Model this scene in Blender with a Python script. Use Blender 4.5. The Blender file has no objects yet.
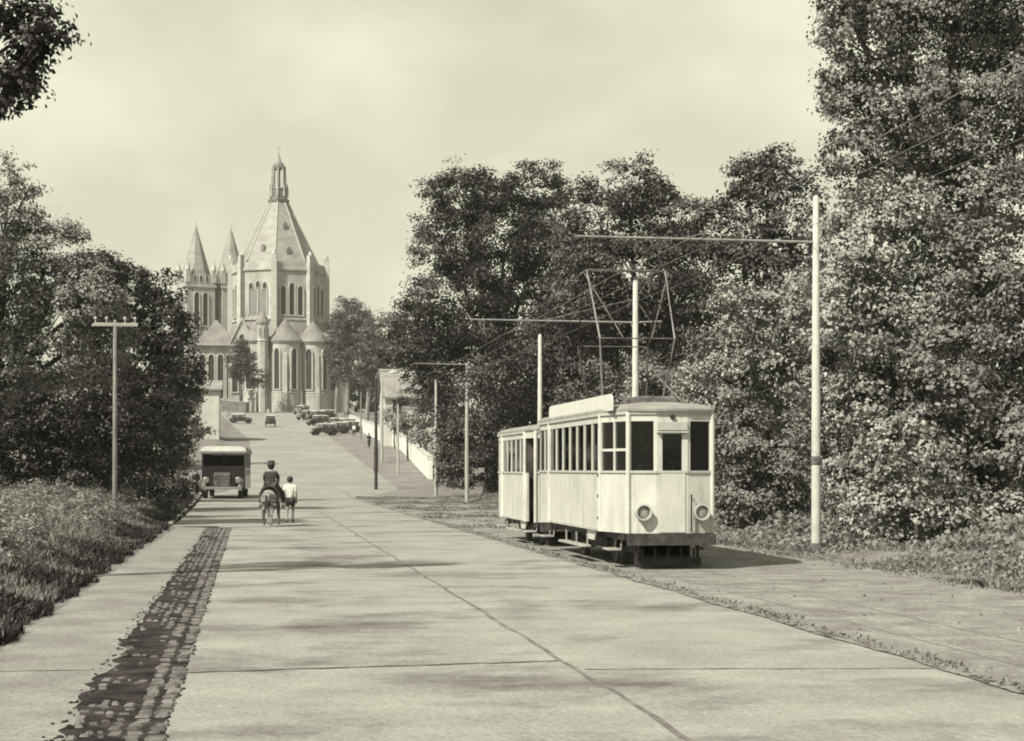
import bpy, bmesh, math, random
import numpy as np
from mathutils import Vector, Matrix

PI = math.pi
HAZE = 0.00015
R = math.radians
SC = bpy.context.scene
COL = SC.collection
rng = np.random.default_rng(11)
random.seed(5)

# ------------------------------------------------------------------ camera
F_PX, W, HGT = 1800.0, 1024, 741
CAM_Z, VPX, HOR = 1.9, 250.0, 469.0
YAW = math.atan((512 - VPX) / F_PX)


def at(px, py, Y):
    """pixel of the photograph -> point of the place at distance Y along the road"""
    u = (px - 512) / F_PX
    d = Y / (math.cos(YAW) - math.sin(YAW) * u)
    x = d * (math.sin(YAW) + math.cos(YAW) * u)
    return Vector((x, Y, CAM_Z - (py - HOR) * d / F_PX))


def ppm(Y):
    return F_PX / Y


# ------------------------------------------------------------------ materials
def T(v, k=1.0):
    """warm grey of a given reflectance (the photograph is a sepia print)"""
    t = min(1.0, v / 0.3)
    v *= 0.66
    return (v, v * (0.78 + 0.205 * t), v * (0.95 + 0.0 * t) * k, 1)


def mat(name, v0, v1=None, scale=4.0, detail=6.0, rough=0.8, bump=0.0, bscale=None, spec=0.3, stretch=None,
        lo=0.35, hi=0.65, metal=0.0, stain=None, grain=None):
    m = bpy.data.materials.new(name)
    m.use_nodes = True
    nt = m.node_tree
    b = nt.nodes['Principled BSDF']
    b.inputs['Roughness'].default_value = rough
    b.inputs['Specular IOR Level'].default_value = spec
    b.inputs['Metallic'].default_value = metal
    if v1 is None:
        b.inputs['Base Color'].default_value = T(v0)
    tc = nt.nodes.new('ShaderNodeTexCoord')
    mp = nt.nodes.new('ShaderNodeMapping')
    nt.links.new(tc.outputs['Object'], mp.inputs['Vector'])
    if stretch:
        mp.inputs['Scale'].default_value = stretch
    if v1 is not None:
        n = nt.nodes.new('ShaderNodeTexNoise')
        n.inputs['Scale'].default_value = scale
        n.inputs['Detail'].default_value = detail
        n.inputs['Roughness'].default_value = 0.62
        r = nt.nodes.new('ShaderNodeValToRGB')
        r.color_ramp.elements[0].position = lo
        r.color_ramp.elements[0].color = T(v0)
        r.color_ramp.elements[1].position = hi
        r.color_ramp.elements[1].color = T(v1)
        nt.links.new(mp.outputs['Vector'], n.inputs['Vector'])
        nt.links.new(n.outputs['Fac'], r.inputs['Fac'])
        out = r.outputs['Color']
        if stain:
            sscale, slo, shi, sv, sstretch = stain
            mp2 = nt.nodes.new('ShaderNodeMapping')
            mp2.inputs['Scale'].default_value = sstretch
            nt.links.new(tc.outputs['Object'], mp2.inputs['Vector'])
            n2 = nt.nodes.new('ShaderNodeTexNoise')
            n2.inputs['Scale'].default_value = sscale
            n2.inputs['Detail'].default_value = 7
            n2.inputs['Roughness'].default_value = 0.65
            nt.links.new(mp2.outputs['Vector'], n2.inputs['Vector'])
            r2 = nt.nodes.new('ShaderNodeValToRGB')
            r2.color_ramp.elements[0].position = slo
            r2.color_ramp.elements[0].color = (0, 0, 0, 1)
            r2.color_ramp.elements[1].position = shi
            r2.color_ramp.elements[1].color = (1, 1, 1, 1)
            nt.links.new(n2.outputs['Fac'], r2.inputs['Fac'])
            mx = nt.nodes.new('ShaderNodeMixRGB')
            nt.links.new(r2.outputs['Color'], mx.inputs['Fac'])
            nt.links.new(out, mx.inputs['Color1'])
            mx.inputs['Color2'].default_value = T(sv)
            out = mx.outputs['Color']
        if grain:
            gs, amt = grain
            n4 = nt.nodes.new('ShaderNodeTexNoise')
            n4.inputs['Scale'].default_value = gs
            n4.inputs['Detail'].default_value = 5
            n4.inputs['Roughness'].default_value = 0.8
            nt.links.new(tc.outputs['Object'], n4.inputs['Vector'])
            m4 = nt.nodes.new('ShaderNodeMapRange')
            m4.inputs['From Min'].default_value = .3
            m4.inputs['From Max'].default_value = .7
            m4.inputs['To Min'].default_value = 1 - amt
            m4.inputs['To Max'].default_value = 1 + amt
            nt.links.new(n4.outputs['Fac'], m4.inputs['Value'])
            x4 = nt.nodes.new('ShaderNodeMixRGB')
            x4.blend_type = 'MULTIPLY'
            x4.inputs['Fac'].default_value = 1
            nt.links.new(out, x4.inputs['Color1'])
            nt.links.new(m4.outputs[0], x4.inputs['Color2'])
            out = x4.outputs['Color']
        nt.links.new(out, b.inputs['Base Color'])
    if bump > 0:
        n3 = nt.nodes.new('ShaderNodeTexNoise')
        n3.inputs['Scale'].default_value = bscale or scale * 4
        n3.inputs['Detail'].default_value = 8
        nt.links.new(mp.outputs['Vector'], n3.inputs['Vector'])
        bp = nt.nodes.new('ShaderNodeBump')
        bp.inputs['Strength'].default_value = bump
        bp.inputs['Distance'].default_value = 0.05
        nt.links.new(n3.outputs['Fac'], bp.inputs['Height'])
        nt.links.new(bp.outputs['Normal'], b.inputs['Normal'])
    return m


def leaf_mat(name, v0, v1, spec=0.25, rough=0.5, trans=0.06):
    m = bpy.data.materials.new(name)
    m.use_nodes = True
    nt = m.node_tree
    b = nt.nodes['Principled BSDF']
    b.inputs['Roughness'].default_value = rough
    b.inputs['Specular IOR Level'].default_value = spec
    g = nt.nodes.new('ShaderNodeNewGeometry')
    r = nt.nodes.new('ShaderNodeValToRGB')
    r.color_ramp.elements[0].color = T(v0)
    r.color_ramp.elements[1].color = T(v1)
    nt.links.new(g.outputs['Random Per Island'], r.inputs['Fac'])
    nt.links.new(r.outputs['Color'], b.inputs['Base Color'])
    tr = nt.nodes.new('ShaderNodeBsdfTranslucent')
    nt.links.new(r.outputs['Color'], tr.inputs['Color'])
    mx = nt.nodes.new('ShaderNodeMixShader')
    mx.inputs['Fac'].default_value = trans
    nt.links.new(b.outputs[0], mx.inputs[1])
    nt.links.new(tr.outputs[0], mx.inputs[2])
    nt.links.new(mx.outputs[0], nt.nodes['Material Output'].inputs['Surface'])
    return m


def glass_mat(name, tint=0.5, refl=1.0):
    m = bpy.data.materials.new(name)
    m.use_nodes = True
    nt = m.node_tree
    nt.nodes.remove(nt.nodes['Principled BSDF'])
    t = nt.nodes.new('ShaderNodeBsdfTransparent')
    t.inputs['Color'].default_value = (tint, tint, tint, 1)
    g = nt.nodes.new('ShaderNodeBsdfGlossy')
    g.inputs['Roughness'].default_value = 0.03
    g.inputs['Color'].default_value = (refl, refl, refl, 1)
    f = nt.nodes.new('ShaderNodeFresnel')
    f.inputs['IOR'].default_value = 1.45
    mx = nt.nodes.new('ShaderNodeMixShader')
    nt.links.new(f.outputs[0], mx.inputs['Fac'])
    nt.links.new(t.outputs[0], mx.inputs[1])
    nt.links.new(g.outputs[0], mx.inputs[2])
    nt.links.new(mx.outputs[0], nt.nodes['Material Output'].inputs['Surface'])
    return m


M = {}
M['ground'] = mat('meadow_ground', 0.12, 0.26, 0.6, 8, 0.95, 0.6, 6, grain=(6, .5))
M['concrete'] = mat('road_concrete', 0.27, 0.37, 0.8, 12, 0.85, 0.4, 14, stretch=(1, 1, 1),
                    stain=(0.45, 0.50, 0.66, 0.12, (0.7, 0.8, 1)), grain=(22, .35))
M['pavement'] = mat('pavement_concrete', 0.21, 0.31, 0.9, 10, 0.9, 0.4, 12, stain=(0.8, 0.55, 0.75, 0.22, (1, 0.6, 1)), grain=(18, .4))
M['hill'] = mat('hill_road', 0.25, 0.33, 0.18, 8, 0.9, 0.1, 3, grain=(1.2, .25))
M['dirt'] = mat('tram_bed_dirt', 0.19, 0.33, 1.6, 12, 0.95, 1.0, 8, stretch=(1, 0.9, 1),
                stain=(0.55, 0.50, 0.70, 0.16, (1, 0.6, 1)), grain=(14, .45))
M['path'] = mat('path_dirt', 0.17, 0.26, 0.4, 8, 0.95, 0.2, 5, grain=(1.5, .4))
M['joint'] = mat('joint_tar', 0.10, 0.26, 2.2, 8, 0.8, 0.3, 14)
M['faint_joint'] = mat('thin_joint', 0.22, 0.36, 1.5, 8, 0.8)
M['mud'] = mat('gutter_mud', 0.015, 0.07, 3.0, 8, 0.95, 0.8, 14, spec=0.08)
M['sett'] = mat('sett_stone', 0.05, 0.23, 3.5, 8, 0.85, 0.5, 18)
M['edge'] = mat('edge_crumbs', 0.05, 0.27, 5, 8, 0.9, 0.4, 16, lo=.44, hi=.52)
M['kerb'] = mat('kerb_stone', 0.25, 0.42, 2, 8, 0.85, 0.3, 9)
M['rail'] = mat('rail_steel', 0.20, 0.31, 1.2, 6, 0.8)
M['cream'] = mat('cream_paint', 0.60, 0.69, 1.6, 8, 0.42, 0.05, 20, 0.4, grain=(7, .08), stain=(2.4, 0.53, 0.76, 0.33, (1.6, 1.6, 0.3)))
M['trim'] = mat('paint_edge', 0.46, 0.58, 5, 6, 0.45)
M['roofing'] = mat('roof_canvas', 0.24, 0.34, 2.5, 8, 0.8, 0.1, 20)
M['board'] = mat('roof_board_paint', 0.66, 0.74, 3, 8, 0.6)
M['iron'] = mat('dark_iron', 0.02, 0.05, 5, 6, 0.6, 0.2, 20)
M['dusty'] = mat('dusty_iron', 0.06, 0.22, 4, 8, 0.8, 0.3, 20)
M['bumper'] = mat('bumper_iron', 0.02, 0.09, 5, 8, 0.8, 0.3, 20)
M['dustyboard'] = mat('dusty_footboard', 0.25, 0.45, 5, 8, 0.9, 0.2, 20)
M['interior'] = mat('dark_varnish', 0.03, 0.12, 2, 5, 0.7)
M['glass'] = glass_mat('window_glass', 0.55, 0.75)
M['lens'] = mat('lamp_lens', 0.22, 0.4, 6, 4, 0.12, spec=0.8)
M['chrome'] = mat('bright_metal', 0.35, None, rough=0.4, metal=0.5)
M['polewhite'] = mat('pole_paint', 0.50, 0.66, 2.5, 8, 0.75, 0.1, 20, stain=(2.5, 0.6, 0.8, 0.25, (4, 4, 0.5)))
M['polewood'] = mat('pole_wood', 0.14, 0.30, 3, 8, 0.9, 0.3, 20, stretch=(4, 4, 0.5))
M['polegrey'] = mat('pole_weathered', 0.32, 0.48, 3, 8, 0.85, 0.2, 20, stretch=(4, 4, 0.5))
M['wire'] = mat('wire_copper', 0.20, 0.28, 3, 3, 0.5)
M['armiron'] = mat('arm_iron', 0.22, 0.34, 4, 5, 0.7)
M['bark'] = mat('tree_bark', 0.05, 0.13, 3, 8, 0.95, 0.6, 12, stretch=(2, 2, 0.5))
M['palebark'] = mat('pale_bark', 0.15, 0.30, 2, 8, 0.95, 0.4, 12, stretch=(2, 2, 0.5))
M['leaf_lit'] = leaf_mat('leaf_sunlit', 0.24, 0.42)  # pale tone puts the sun on the lit shrubs into the leaf colour
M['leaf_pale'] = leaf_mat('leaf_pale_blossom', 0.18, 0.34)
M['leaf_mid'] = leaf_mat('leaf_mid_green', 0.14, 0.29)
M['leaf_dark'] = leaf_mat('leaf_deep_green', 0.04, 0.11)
M['leaf_black'] = leaf_mat('leaf_evergreen_shaded', 0.018, 0.06, 0.25)  # evergreen tone, blackened to carry the shade of grove and verge too
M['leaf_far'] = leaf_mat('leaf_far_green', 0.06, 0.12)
M['grass_pale'] = leaf_mat('grass_straw', 0.17, 0.46, 0.2, 0.6, 0.3)
M['grass_dull'] = leaf_mat('grass_dull', 0.17, 0.38, 0.2, 0.6, 0.3)
M['stone'] = mat('church_stone', 0.38, 0.54, 0.55, 10, 0.9, 0.4, 1.5, stain=(0.22, 0.5, 0.7, 0.25, (1, 1, 0.4)))
M['stone_trim'] = mat('church_stone_trim', 0.42, 0.55, 0.6, 8, 0.9)
M['blind'] = mat('church_blind_panel', 0.20, 0.27, 0.4, 6, 0.9)
M['slate'] = mat('church_slate', 0.24, 0.36, 0.35, 8, 0.65, 0.1, 4, stretch=(1, 1, 2.5))
M['slate_dark'] = mat('church_low_slate', 0.18, 0.28, 0.4, 8, 0.7, 0.1, 4)
M['pane'] = mat('church_glass', 0.03, 0.06, 1.5, 4, 0.35)
M['lead'] = mat('church_lead', 0.12, 0.24, 0.8, 6, 0.6)
M['white_wall'] = mat('limewash', 0.74, 0.90, 0.6, 8, 0.9, 0.15, 6, stain=(0.5, 0.58, 0.75, 0.32, (1, 1, 0.5)))
M['house_wall'] = mat('house_render', 0.48, 0.62, 0.5, 8, 0.9, 0.1, 6)
M['rooftile'] = mat('house_tile', 0.22, 0.34, 0.9, 8, 0.85, 0.2, 8)
M['carblack'] = mat('car_lacquer', 0.02, 0.035, 3, 5, 0.25, spec=0.5)
M['cargrey'] = mat('car_grey', 0.10, 0.16, 3, 5, 0.3, spec=0.5)
M['sunlit_canvas'] = mat('car_canvas_sunlit', 0.40, 0.52, 3, 6, 0.9)
M['tyre'] = mat('tyre_rubber', 0.02, 0.04, 6, 5, 0.85)
M['darkglass'] = mat('car_glass', 0.05, 0.09, 3, 3, 0.08, spec=0.8)
M['skin'] = mat('skin', 0.28, 0.34, 9, 4, 0.6)
M['hair'] = mat('dark_hair', 0.02, 0.04, 20, 4, 0.6)
M['cloth_dark'] = mat('dark_cloth', 0.03, 0.07, 12, 6, 0.9, 0.2, 60)
M['cloth_mid'] = mat('mid_cloth', 0.12, 0.22, 12, 6, 0.9, 0.2, 60)
M['cloth_white'] = mat('white_cotton', 0.66, 0.76, 9, 5, 0.9, 0.2, 40)
M['coat'] = mat('donkey_coat', 0.09, 0.45, 5, 6, 0.9, 0.2, 60)
M['mane'] = mat('donkey_mane', 0.03, 0.06, 20, 5, 0.9)


# ------------------------------------------------------------------ object helpers
def link(o, parent=None):
    COL.objects.link(o)
    if parent is not None:
        o.parent = parent
    return o


def tag(o, label=None, cat=None, group=None, kind=None):
    if label:
        o['label'] = label
    if cat:
        o['category'] = cat
    if group:
        o['group'] = group
    if kind:
        o['kind'] = kind
    return o


def root(name, loc, label, cat, group=None, rz=0.0):
    o = bpy.data.objects.new(name, None)
    o.empty_display_size = 0.3
    o.location = loc
    o.rotation_euler = (0, 0, rz)
    link(o)
    return tag(o, label, cat, group)


def kids(o):
    return [c for c in ALLKIDS.get(o.name, [])]


ALLKIDS = {}


def copy_tree(o, parent=None):
    c = o.copy()
    link(c)
    if parent is not None:
        c.parent = parent
    for ch in list(o.children):
        copy_tree(ch, c)
    return c


class MB:
    def __init__(s):
        s.v = []
        s.f = []

    def add(s, vs, fs):
        n = len(s.v)
        s.v += [tuple(p) for p in vs]
        s.f += [tuple(i + n for i in f) for f in fs]
        return s

    def box(s, cx, cy, cz, sx, sy, sz, rz=0.0, bev=0.0):
        hx, hy, hz = sx / 2, sy / 2, sz / 2
        c, q = math.cos(rz), math.sin(rz)
        if bev <= 0:
            pts = [(-hx, -hy, -hz), (hx, -hy, -hz), (hx, hy, -hz), (-hx, hy, -hz),
                   (-hx, -hy, hz), (hx, -hy, hz), (hx, hy, hz), (-hx, hy, hz)]
            fs = [(0, 3, 2, 1), (4, 5, 6, 7), (0, 1, 5, 4), (1, 2, 6, 5), (2, 3, 7, 6), (3, 0, 4, 7)]
        else:
            b = bev
            o = [(-hx + b, -hy), (hx - b, -hy), (hx, -hy + b), (hx, hy - b), (hx - b, hy), (-hx + b, hy), (-hx, hy - b), (-hx, -hy + b)]
            i = [(-hx + b, -hy + b), (hx - b, -hy + b), (hx - b, -hy + b), (hx - b, hy - b), (hx - b, hy - b), (-hx + b, hy - b), (-hx + b, hy - b), (-hx + b, -hy + b)]
            pts = [(p[0], p[1], -hz) for p in o] + [(p[0], p[1], hz - b) for p in o] + \
                  [(i[k][0] * 1.0, i[k][1] * 1.0, hz) for k in (0, 2, 4, 6)]
            fs = [tuple(range(7, -1, -1))]
            for k in range(8):
                fs.append((k, (k + 1) % 8, 8 + (k + 1) % 8, 8 + k))
            tp = {0: 16, 1: 17, 2: 17, 3: 18, 4: 18, 5: 19, 6: 19, 7: 16}
            for k in range(8):
                a, d = tp[k], tp[(k + 1) % 8]
                if a == d:
                    fs.append((8 + k, 8 + (k + 1) % 8, a))
                else:
                    fs.append((8 + k, 8 + (k + 1) % 8, d, a))
            fs.append((16, 17, 18, 19))
        s.add([(cx + p[0] * c - p[1] * q, cy + p[0] * q + p[1] * c, cz + p[2]) for p in pts], fs)
        return s

    def tube(s, pts, radii, n=8, caps=True):
        pts = [Vector(p) for p in pts]
        if not hasattr(radii, '__len__'):
            radii = [radii] * len(pts)
        rings = []
        up = Vector((0, 0, 1))
        base = len(s.v)
        for i, p in enumerate(pts):
            a = pts[max(0, i - 1)]
            b = pts[min(len(pts) - 1, i + 1)]
            d = (b - a).normalized()
            ref = up if abs(d.z) < 0.95 else Vector((1, 0, 0))
            x = d.cross(ref).normalized()
            y = d.cross(x).normalized()
            for k in range(n):
                an = 2 * PI * k / n
                s.v.append(tuple(p + (x * math.cos(an) + y * math.sin(an)) * radii[i]))
        for i in range(len(pts) - 1):
            for k in range(n):
                a = base + i * n + k
                b = base + i * n + (k + 1) % n
                s.f.append((a, b, b + n, a + n))
        if caps:
            s.f.append(tuple(base + k for k in range(n - 1, -1, -1)))
            s.f.append(tuple(base + (len(pts) - 1) * n + k for k in range(n)))
        return s

    def lathe(s, cx, cy, prof, n=16, a0=0.0):
        """prof: [(r, z)...] round a vertical axis"""
        base = len(s.v)
        for r, z in prof:
            for k in range(n):
                an = a0 + 2 * PI * k / n
                s.v.append((cx + r * math.sin(an), cy - r * math.cos(an), z))
        m = len(prof)
        for i in range(m - 1):
            for k in range(n):
                a = base + i * n + k
                b = base + i * n + (k + 1) % n
                s.f.append((a, b, b + n, a + n))
        s.f.append(tuple(base + k for k in range(n - 1, -1, -1)))
        s.f.append(tuple(base + (m - 1) * n + k for k in range(n)))
        return s

    def disc(s, c, axis, prof, n=20):
        """lathe round an arbitrary axis: prof [(r, t)...]"""
        c = Vector(c)
        d = Vector(axis).normalized()
        ref = Vector((0, 0, 1)) if abs(d.z) < 0.9 else Vector((1, 0, 0))
        x = d.cross(ref).normalized()
        y = d.cross(x).normalized()
        base = len(s.v)
        for r, t in prof:
            for k in range(n):
                an = 2 * PI * k / n
                s.v.append(tuple(c + d * t + (x * math.cos(an) + y * math.sin(an)) * r))
        for i in range(len(prof) - 1):
            for k in range(n):
                a = base + i * n + k
                b = base + i * n + (k + 1) % n
                s.f.append((a, b, b + n, a + n))
        s.f.append(tuple(base + k for k in range(n - 1, -1, -1)))
        s.f.append(tuple(base + (len(prof) - 1) * n + k for k in range(n)))
        return s

    def prism(s, outline, o, t, u, n, d0, d1):
        """2-D outline (a,b) on plane o + a t + b u, extruded along n from d0 to d1"""
        o, t, u, n = Vector(o), Vector(t), Vector(u), Vector(n)
        m = len(outline)
        vs = [o + t * a + u * b + n * d0 for a, b in outline] + [o + t * a + u * b + n * d1 for a, b in outline]
        fs = [tuple(range(m - 1, -1, -1)), tuple(range(m, 2 * m))]
        for k in range(m):
            q = (k + 1) % m
            fs.append((k, q, m + q, m + k))
        return s.add(vs, fs)

    def ring(s, inner, outer, o, t, u, n, d0, d1):
        o, t, u, n = Vector(o), Vector(t), Vector(u), Vector(n)
        m = len(inner)
        P = lambda ab, d: o + t * ab[0] + u * ab[1] + n * d
        vs = [P(p, d0) for p in outer] + [P(p, d1) for p in outer] + [P(p, d1) for p in inner] + [P(p, d0) for p in inner]
        fs = []
        for k in range(m):
            q = (k + 1) % m
            for j in range(3):
                fs.append((j * m + k, j * m + q, (j + 1) * m + q, (j + 1) * m + k))
        return s.add(vs, fs)

    def build(s, name, m, parent=None, smooth=False):
        me = bpy.data.meshes.new(name)
        me.from_pydata(s.v, [], s.f)
        bm = bmesh.new()
        bm.from_mesh(me)
        bmesh.ops.recalc_face_normals(bm, faces=bm.faces)
        bm.to_mesh(me)
        bm.free()
        if smooth:
            me.polygons.foreach_set('use_smooth', [True] * len(me.polygons))
        if m is not None:
            me.materials.append(m)
        o = bpy.data.objects.new(name, me)
        return link(o, parent)


def np_mesh(name, co, quads, m, parent=None, k=4):
    me = bpy.data.meshes.new(name)
    nf = len(quads)
    me.vertices.add(len(co))
    me.vertices.foreach_set('co', np.ascontiguousarray(co, dtype=np.float32).ravel())
    me.loops.add(nf * k)
    me.loops.foreach_set('vertex_index', np.ascontiguousarray(quads, dtype=np.int32).ravel())
    me.polygons.add(nf)
    me.polygons.foreach_set('loop_start', np.arange(0, nf * k, k, dtype=np.int32))
    me.update(calc_edges=True)
    me.materials.append(m)
    o = bpy.data.objects.new(name, me)
    return link(o, parent)


def skin(name, verts, edges, radii, m, parent=None, sub=1, rootv=0):
    me = bpy.data.meshes.new('tmp')
    me.from_pydata([tuple(v) for v in verts], edges, [])
    o = bpy.data.objects.new('tmp', me)
    COL.objects.link(o)
    md = o.modifiers.new('s', 'SKIN')
    for i, r in enumerate(radii):
        rr = r if hasattr(r, '__len__') else (r, r)
        me.skin_vertices[0].data[i].radius = rr
        me.skin_vertices[0].data[i].use_root = (i == rootv)
    md.use_smooth_shade = True
    sb = o.modifiers.new('d', 'SUBSURF')
    sb.levels = sub
    sb.render_levels = sub
    dg = bpy.context.evaluated_depsgraph_get()
    me2 = bpy.data.meshes.new_from_object(o.evaluated_get(dg))
    me2.name = name
    me2.materials.clear()
    me2.materials.append(m)
    me2.polygons.foreach_set('use_smooth', [True] * len(me2.polygons))
    bpy.data.objects.remove(o)
    bpy.data.meshes.remove(me)
    return link(bpy.data.objects.new(name, me2), parent)


# ------------------------------------------------------------------ terrain
def sstep(a, b, x):
    t = np.clip((x - a) / (b - a), 0, 1)
    return t * t * (3 - 2 * t)


def Hn(X, Y):
    X = np.asarray(X, float)
    Y = np.asarray(Y, float)
    hill = 0.051 * 5 * np.logaddexp(0, (Y - 122) / 5.0)
    hill = np.where(Y < 40, 0.0, hill)
    hill = 15.7 - 0.051 * 8 * np.logaddexp(0, (15.7 / 0.051 - hill / 0.051) / 8.0)
    hill = np.where(Y < 80, 0.0, np.maximum(hill, 0))
    near = 1 - sstep(104, 124, Y)
    rb = near * (0.15 * sstep(12.5, 13.4, X) + 0.6 * sstep(14, 19, X) + np.clip(X - 17.5, 0, 40) * 0.10)
    lb = 0.30 * sstep(-2.7, -4.2, X) + 0.25 * sstep(-5, -9, X)
    bump = 0.05 * np.sin(X * 1.7 + Y * 0.6) * np.sin(Y * 0.9) * (sstep(12, 14, X) + sstep(-3, -4.5, X)) * near
    return hill + rb + lb + bump


def H(x, y):
    return float(Hn(x, y))


XS = np.array([-1600, -500, -200, -110, -70, -45, -30, -22, -16, -12, -10, -8.5, -7.2, -6.2, -5.4, -4.8, -4.3, -3.9, -3.5, -3.2, -2.9, -2.7,
               -2, 0, 3, 6.5, 9, 11, 11.6, 12, 12.4, 12.8, 13.2, 13.7, 14.2, 14.8, 15.5, 16.3, 17, 18, 20, 23, 27, 33, 42, 60, 100, 200, 500, 1600], float)
YS = np.concatenate([[-300, -80, -30, -10], np.arange(0, 132, 1.5), np.arange(132, 470, 6), [480, 520, 600, 800, 1300, 2500]]).astype(float)


def sheet(name, xs_of_y, ys, m, dz, kind='structure'):
    """strip on the terrain: xs_of_y(y) -> list of x across"""
    rows = [xs_of_y(y) for y in ys]
    n = len(rows[0])
    co, q = [], []
    for r_, y in zip(rows, ys):
        for x in r_:
            co.append((x, y, H(x, y) + dz))
    for i in range(len(ys) - 1):
        for j in range(n - 1):
            a = i * n + j
            q.append((a, a + 1, a + n + 1, a + n))
    o = np_mesh(name, np.array(co), np.array(q), m)
    tag(o, kind=kind)
    return o


def wob(y, a=0.05, s=0.0):
    return a * (math.sin(y * 1.3 + s) + 0.6 * math.sin(y * 3.7 + s * 2) + 0.4 * math.sin(y * 9.1 + s * 3)) / 1.4


gx, gy = np.meshgrid(XS, YS)
co = np.stack([gx, gy, Hn(gx, gy)], -1).reshape(-1, 3)
nx = len(XS)
q = [(i * nx + j, i * nx + j + 1, (i + 1) * nx + j + 1, (i + 1) * nx + j) for i in range(len(YS) - 1) for j in range(nx - 1)]
tag(np_mesh('ground', co, np.array(q), M['ground']), kind='structure')

ysn = [float(y) for y in YS if -30 <= y <= 124]
ysh = [float(y) for y in YS if 110 <= y <= 440]
ys_fine = [float(y) for y in np.arange(-10.5, 124, 0.5)]
# main concrete carriageway, pavement, tram reservation, hill road
sheet('road', lambda y: [-1.0 if y < 60 else -2.65 - max(0, .0095 * (y - 68)), 0, 3, 6.5], ysn, M['concrete'], 0.010)
sheet('pavement', lambda y: [-2.72 + 0.006 * min(y, 70) + wob(y, 0.06), -2, -1.03], ys_fine[:142], M['pavement'], 0.010)
sheet('tram_bed', lambda y: [6.53, 9, 11, 11.6, 12.3 + wob(y, 0.2, 2)], [y for y in ysn], M['dirt'], 0.006)


def hill_edge(y):
    l = -3.0 if y < 118 else (-3.0 + 3.0 * min(1, (y - 118) / 20.0))
    if y > 232:
        l = 0.0 - 6.0 * min(1, (y - 232) / 140.0)
    r_ = 6.5 if y < 113 else 6.5 + 4.1 * min(1, (y - 113) / 16.0)
    return [l, 2, 5, r_]


sheet('hill_road', hill_edge, ysh, M['hill'], 0.018)
sheet('side_path', lambda y: [10.0 if y > 128 else 6.5 + 3.5 * max(0, (y - 116) / 12.0), 12, 14.2 + 0.044 * (y - 145) if y > 130 else 13.5],
      [float(y) for y in YS if 116 <= y <= 400], M['path'], 0.012)

# joints between the concrete slabs
sheet('road_joint', lambda y: [3.02 + wob(y, 0.02, 1) - 0.01 * math.sin(y * 2.1), 3.07 + wob(y, 0.02, 1.4)], ys_fine, M['joint'], 0.015)
sheet('road_edge', lambda y: [6.43 + wob(y, 0.05, 4), 6.54 + wob(y, 0.05, 6)], ys_fine, M['edge'], 0.022)


def cross_joint(y0, x0, x1, slope, m, w=0.05):
    b = MB()
    n = 60
    for i in range(n + 1):
        x = x0 + (x1 - x0) * i / n
        y = y0 + slope * (x - x0) + wob(x * 6, 0.02, y0)
        hw = w * (0.5 + 0.5 * abs(math.sin(x * 5.1 + y0)))
        b.v += [(x, y - hw, 0.0185), (x, y + hw, 0.0185)]
        if i:
            k = 2 * i
            b.f.append((k - 2, k, k + 1, k - 1))
    tag(b.build('road_joint', m), kind='structure')


cross_joint(16.95, -0.62, 3.0, 0.14, M['joint'], 0.045)
cross_joint(16.7, 3.12, 6.4, -0.12, M['faint_joint'], 0.03)
cross_joint(17.3, -2.6, -1.45, 0.02, M['faint_joint'], 0.03)
cross_joint(33.5, -0.62, 3.0, 0.0, M['faint_joint'], 0.03)
cross_joint(51.0, -0.62, 6.4, 0.0, M['faint_joint'], 0.03)

# paved gutter of old setts, muddy and broken
mudb = MB()
ys_g = [float(y) for y in np.arange(3.6, 59, 0.18)]
sheet('gutter', lambda y: [-1.34 + (wob(y, 0.09, 3) + random.uniform(-.04, .04)) * (1 if y < 21 else .3), -1.0, -0.61 + wob(y, 0.02, 5) + random.uniform(-.02, .02)], ys_g, M['mud'], 0.014)
b = MB()
for (xa, xb, wmin, wmax) in ((-1.30, -0.92, .07, .14), (-0.88, -0.72, .14, .16)):
    x = xa
    while x < xb:
        w_ = random.uniform(wmin, wmax)
        y = 3.8 + random.random() * .2
        while y < 58.6:
            ln = random.uniform(.10, .24)
            wear = math.sin(y * 0.62 + x) + 0.8 * math.sin(y * 2.3 + 1) + 0.6 * math.sin(x * 9 + y * 1.3)
            far = min(1, max(0, (y - 24) / 16))
            pr = (0.75 if wear > .5 - 1.1 * far else 0.12) if xa < -1 else (.92 if wear > -1.1 else .5)
            if random.random() < pr:
                b.box(x + w_ / 2 + random.uniform(-.02, .02), y, -0.001 + random.uniform(-.006, .008), w_ * random.uniform(.7, .95), ln * random.uniform(.7, .92), 0.05,
                      random.uniform(-.2, .2), random.uniform(.014, .024))
            y += ln
        x += w_
for _ in range(900):
    y = 4 + 55 * random.random() ** 1.5
    x = random.choice((random.gauss(-1.37, .035), random.gauss(-.61, .02), random.uniform(-1.35, -.6)))
    q_ = random.uniform(.012, .035)
    mudb.box(x, y, .014, q_, q_ * random.uniform(.7, 1.6), q_ * .8, random.uniform(0, 3), q_ * .3)
tag(mudb.build('gutter_crumbs', M['mud']), kind='structure')
tag(b.build('gutter_setts', M['sett']), kind='structure')

# left kerb near the coach
b = MB()
for y in np.arange(62, 122, 1.0):
    xk = -2.70 - 0.0095 * (y - 68)
    b.box(xk, y, H(xk, y) + 0.05, 0.16, 0.97, 0.15, 0, 0.02)
tag(b.build('kerb', M['kerb']), kind='structure')

# tram rails, almost sunk in the dirt
for dx in (-0.5, 0.5):
    sheet('tram_rail', lambda y: [7.84 + dx - 0.016, 7.84 + dx + 0.016], ysn, M['rail'], 0.010)

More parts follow.
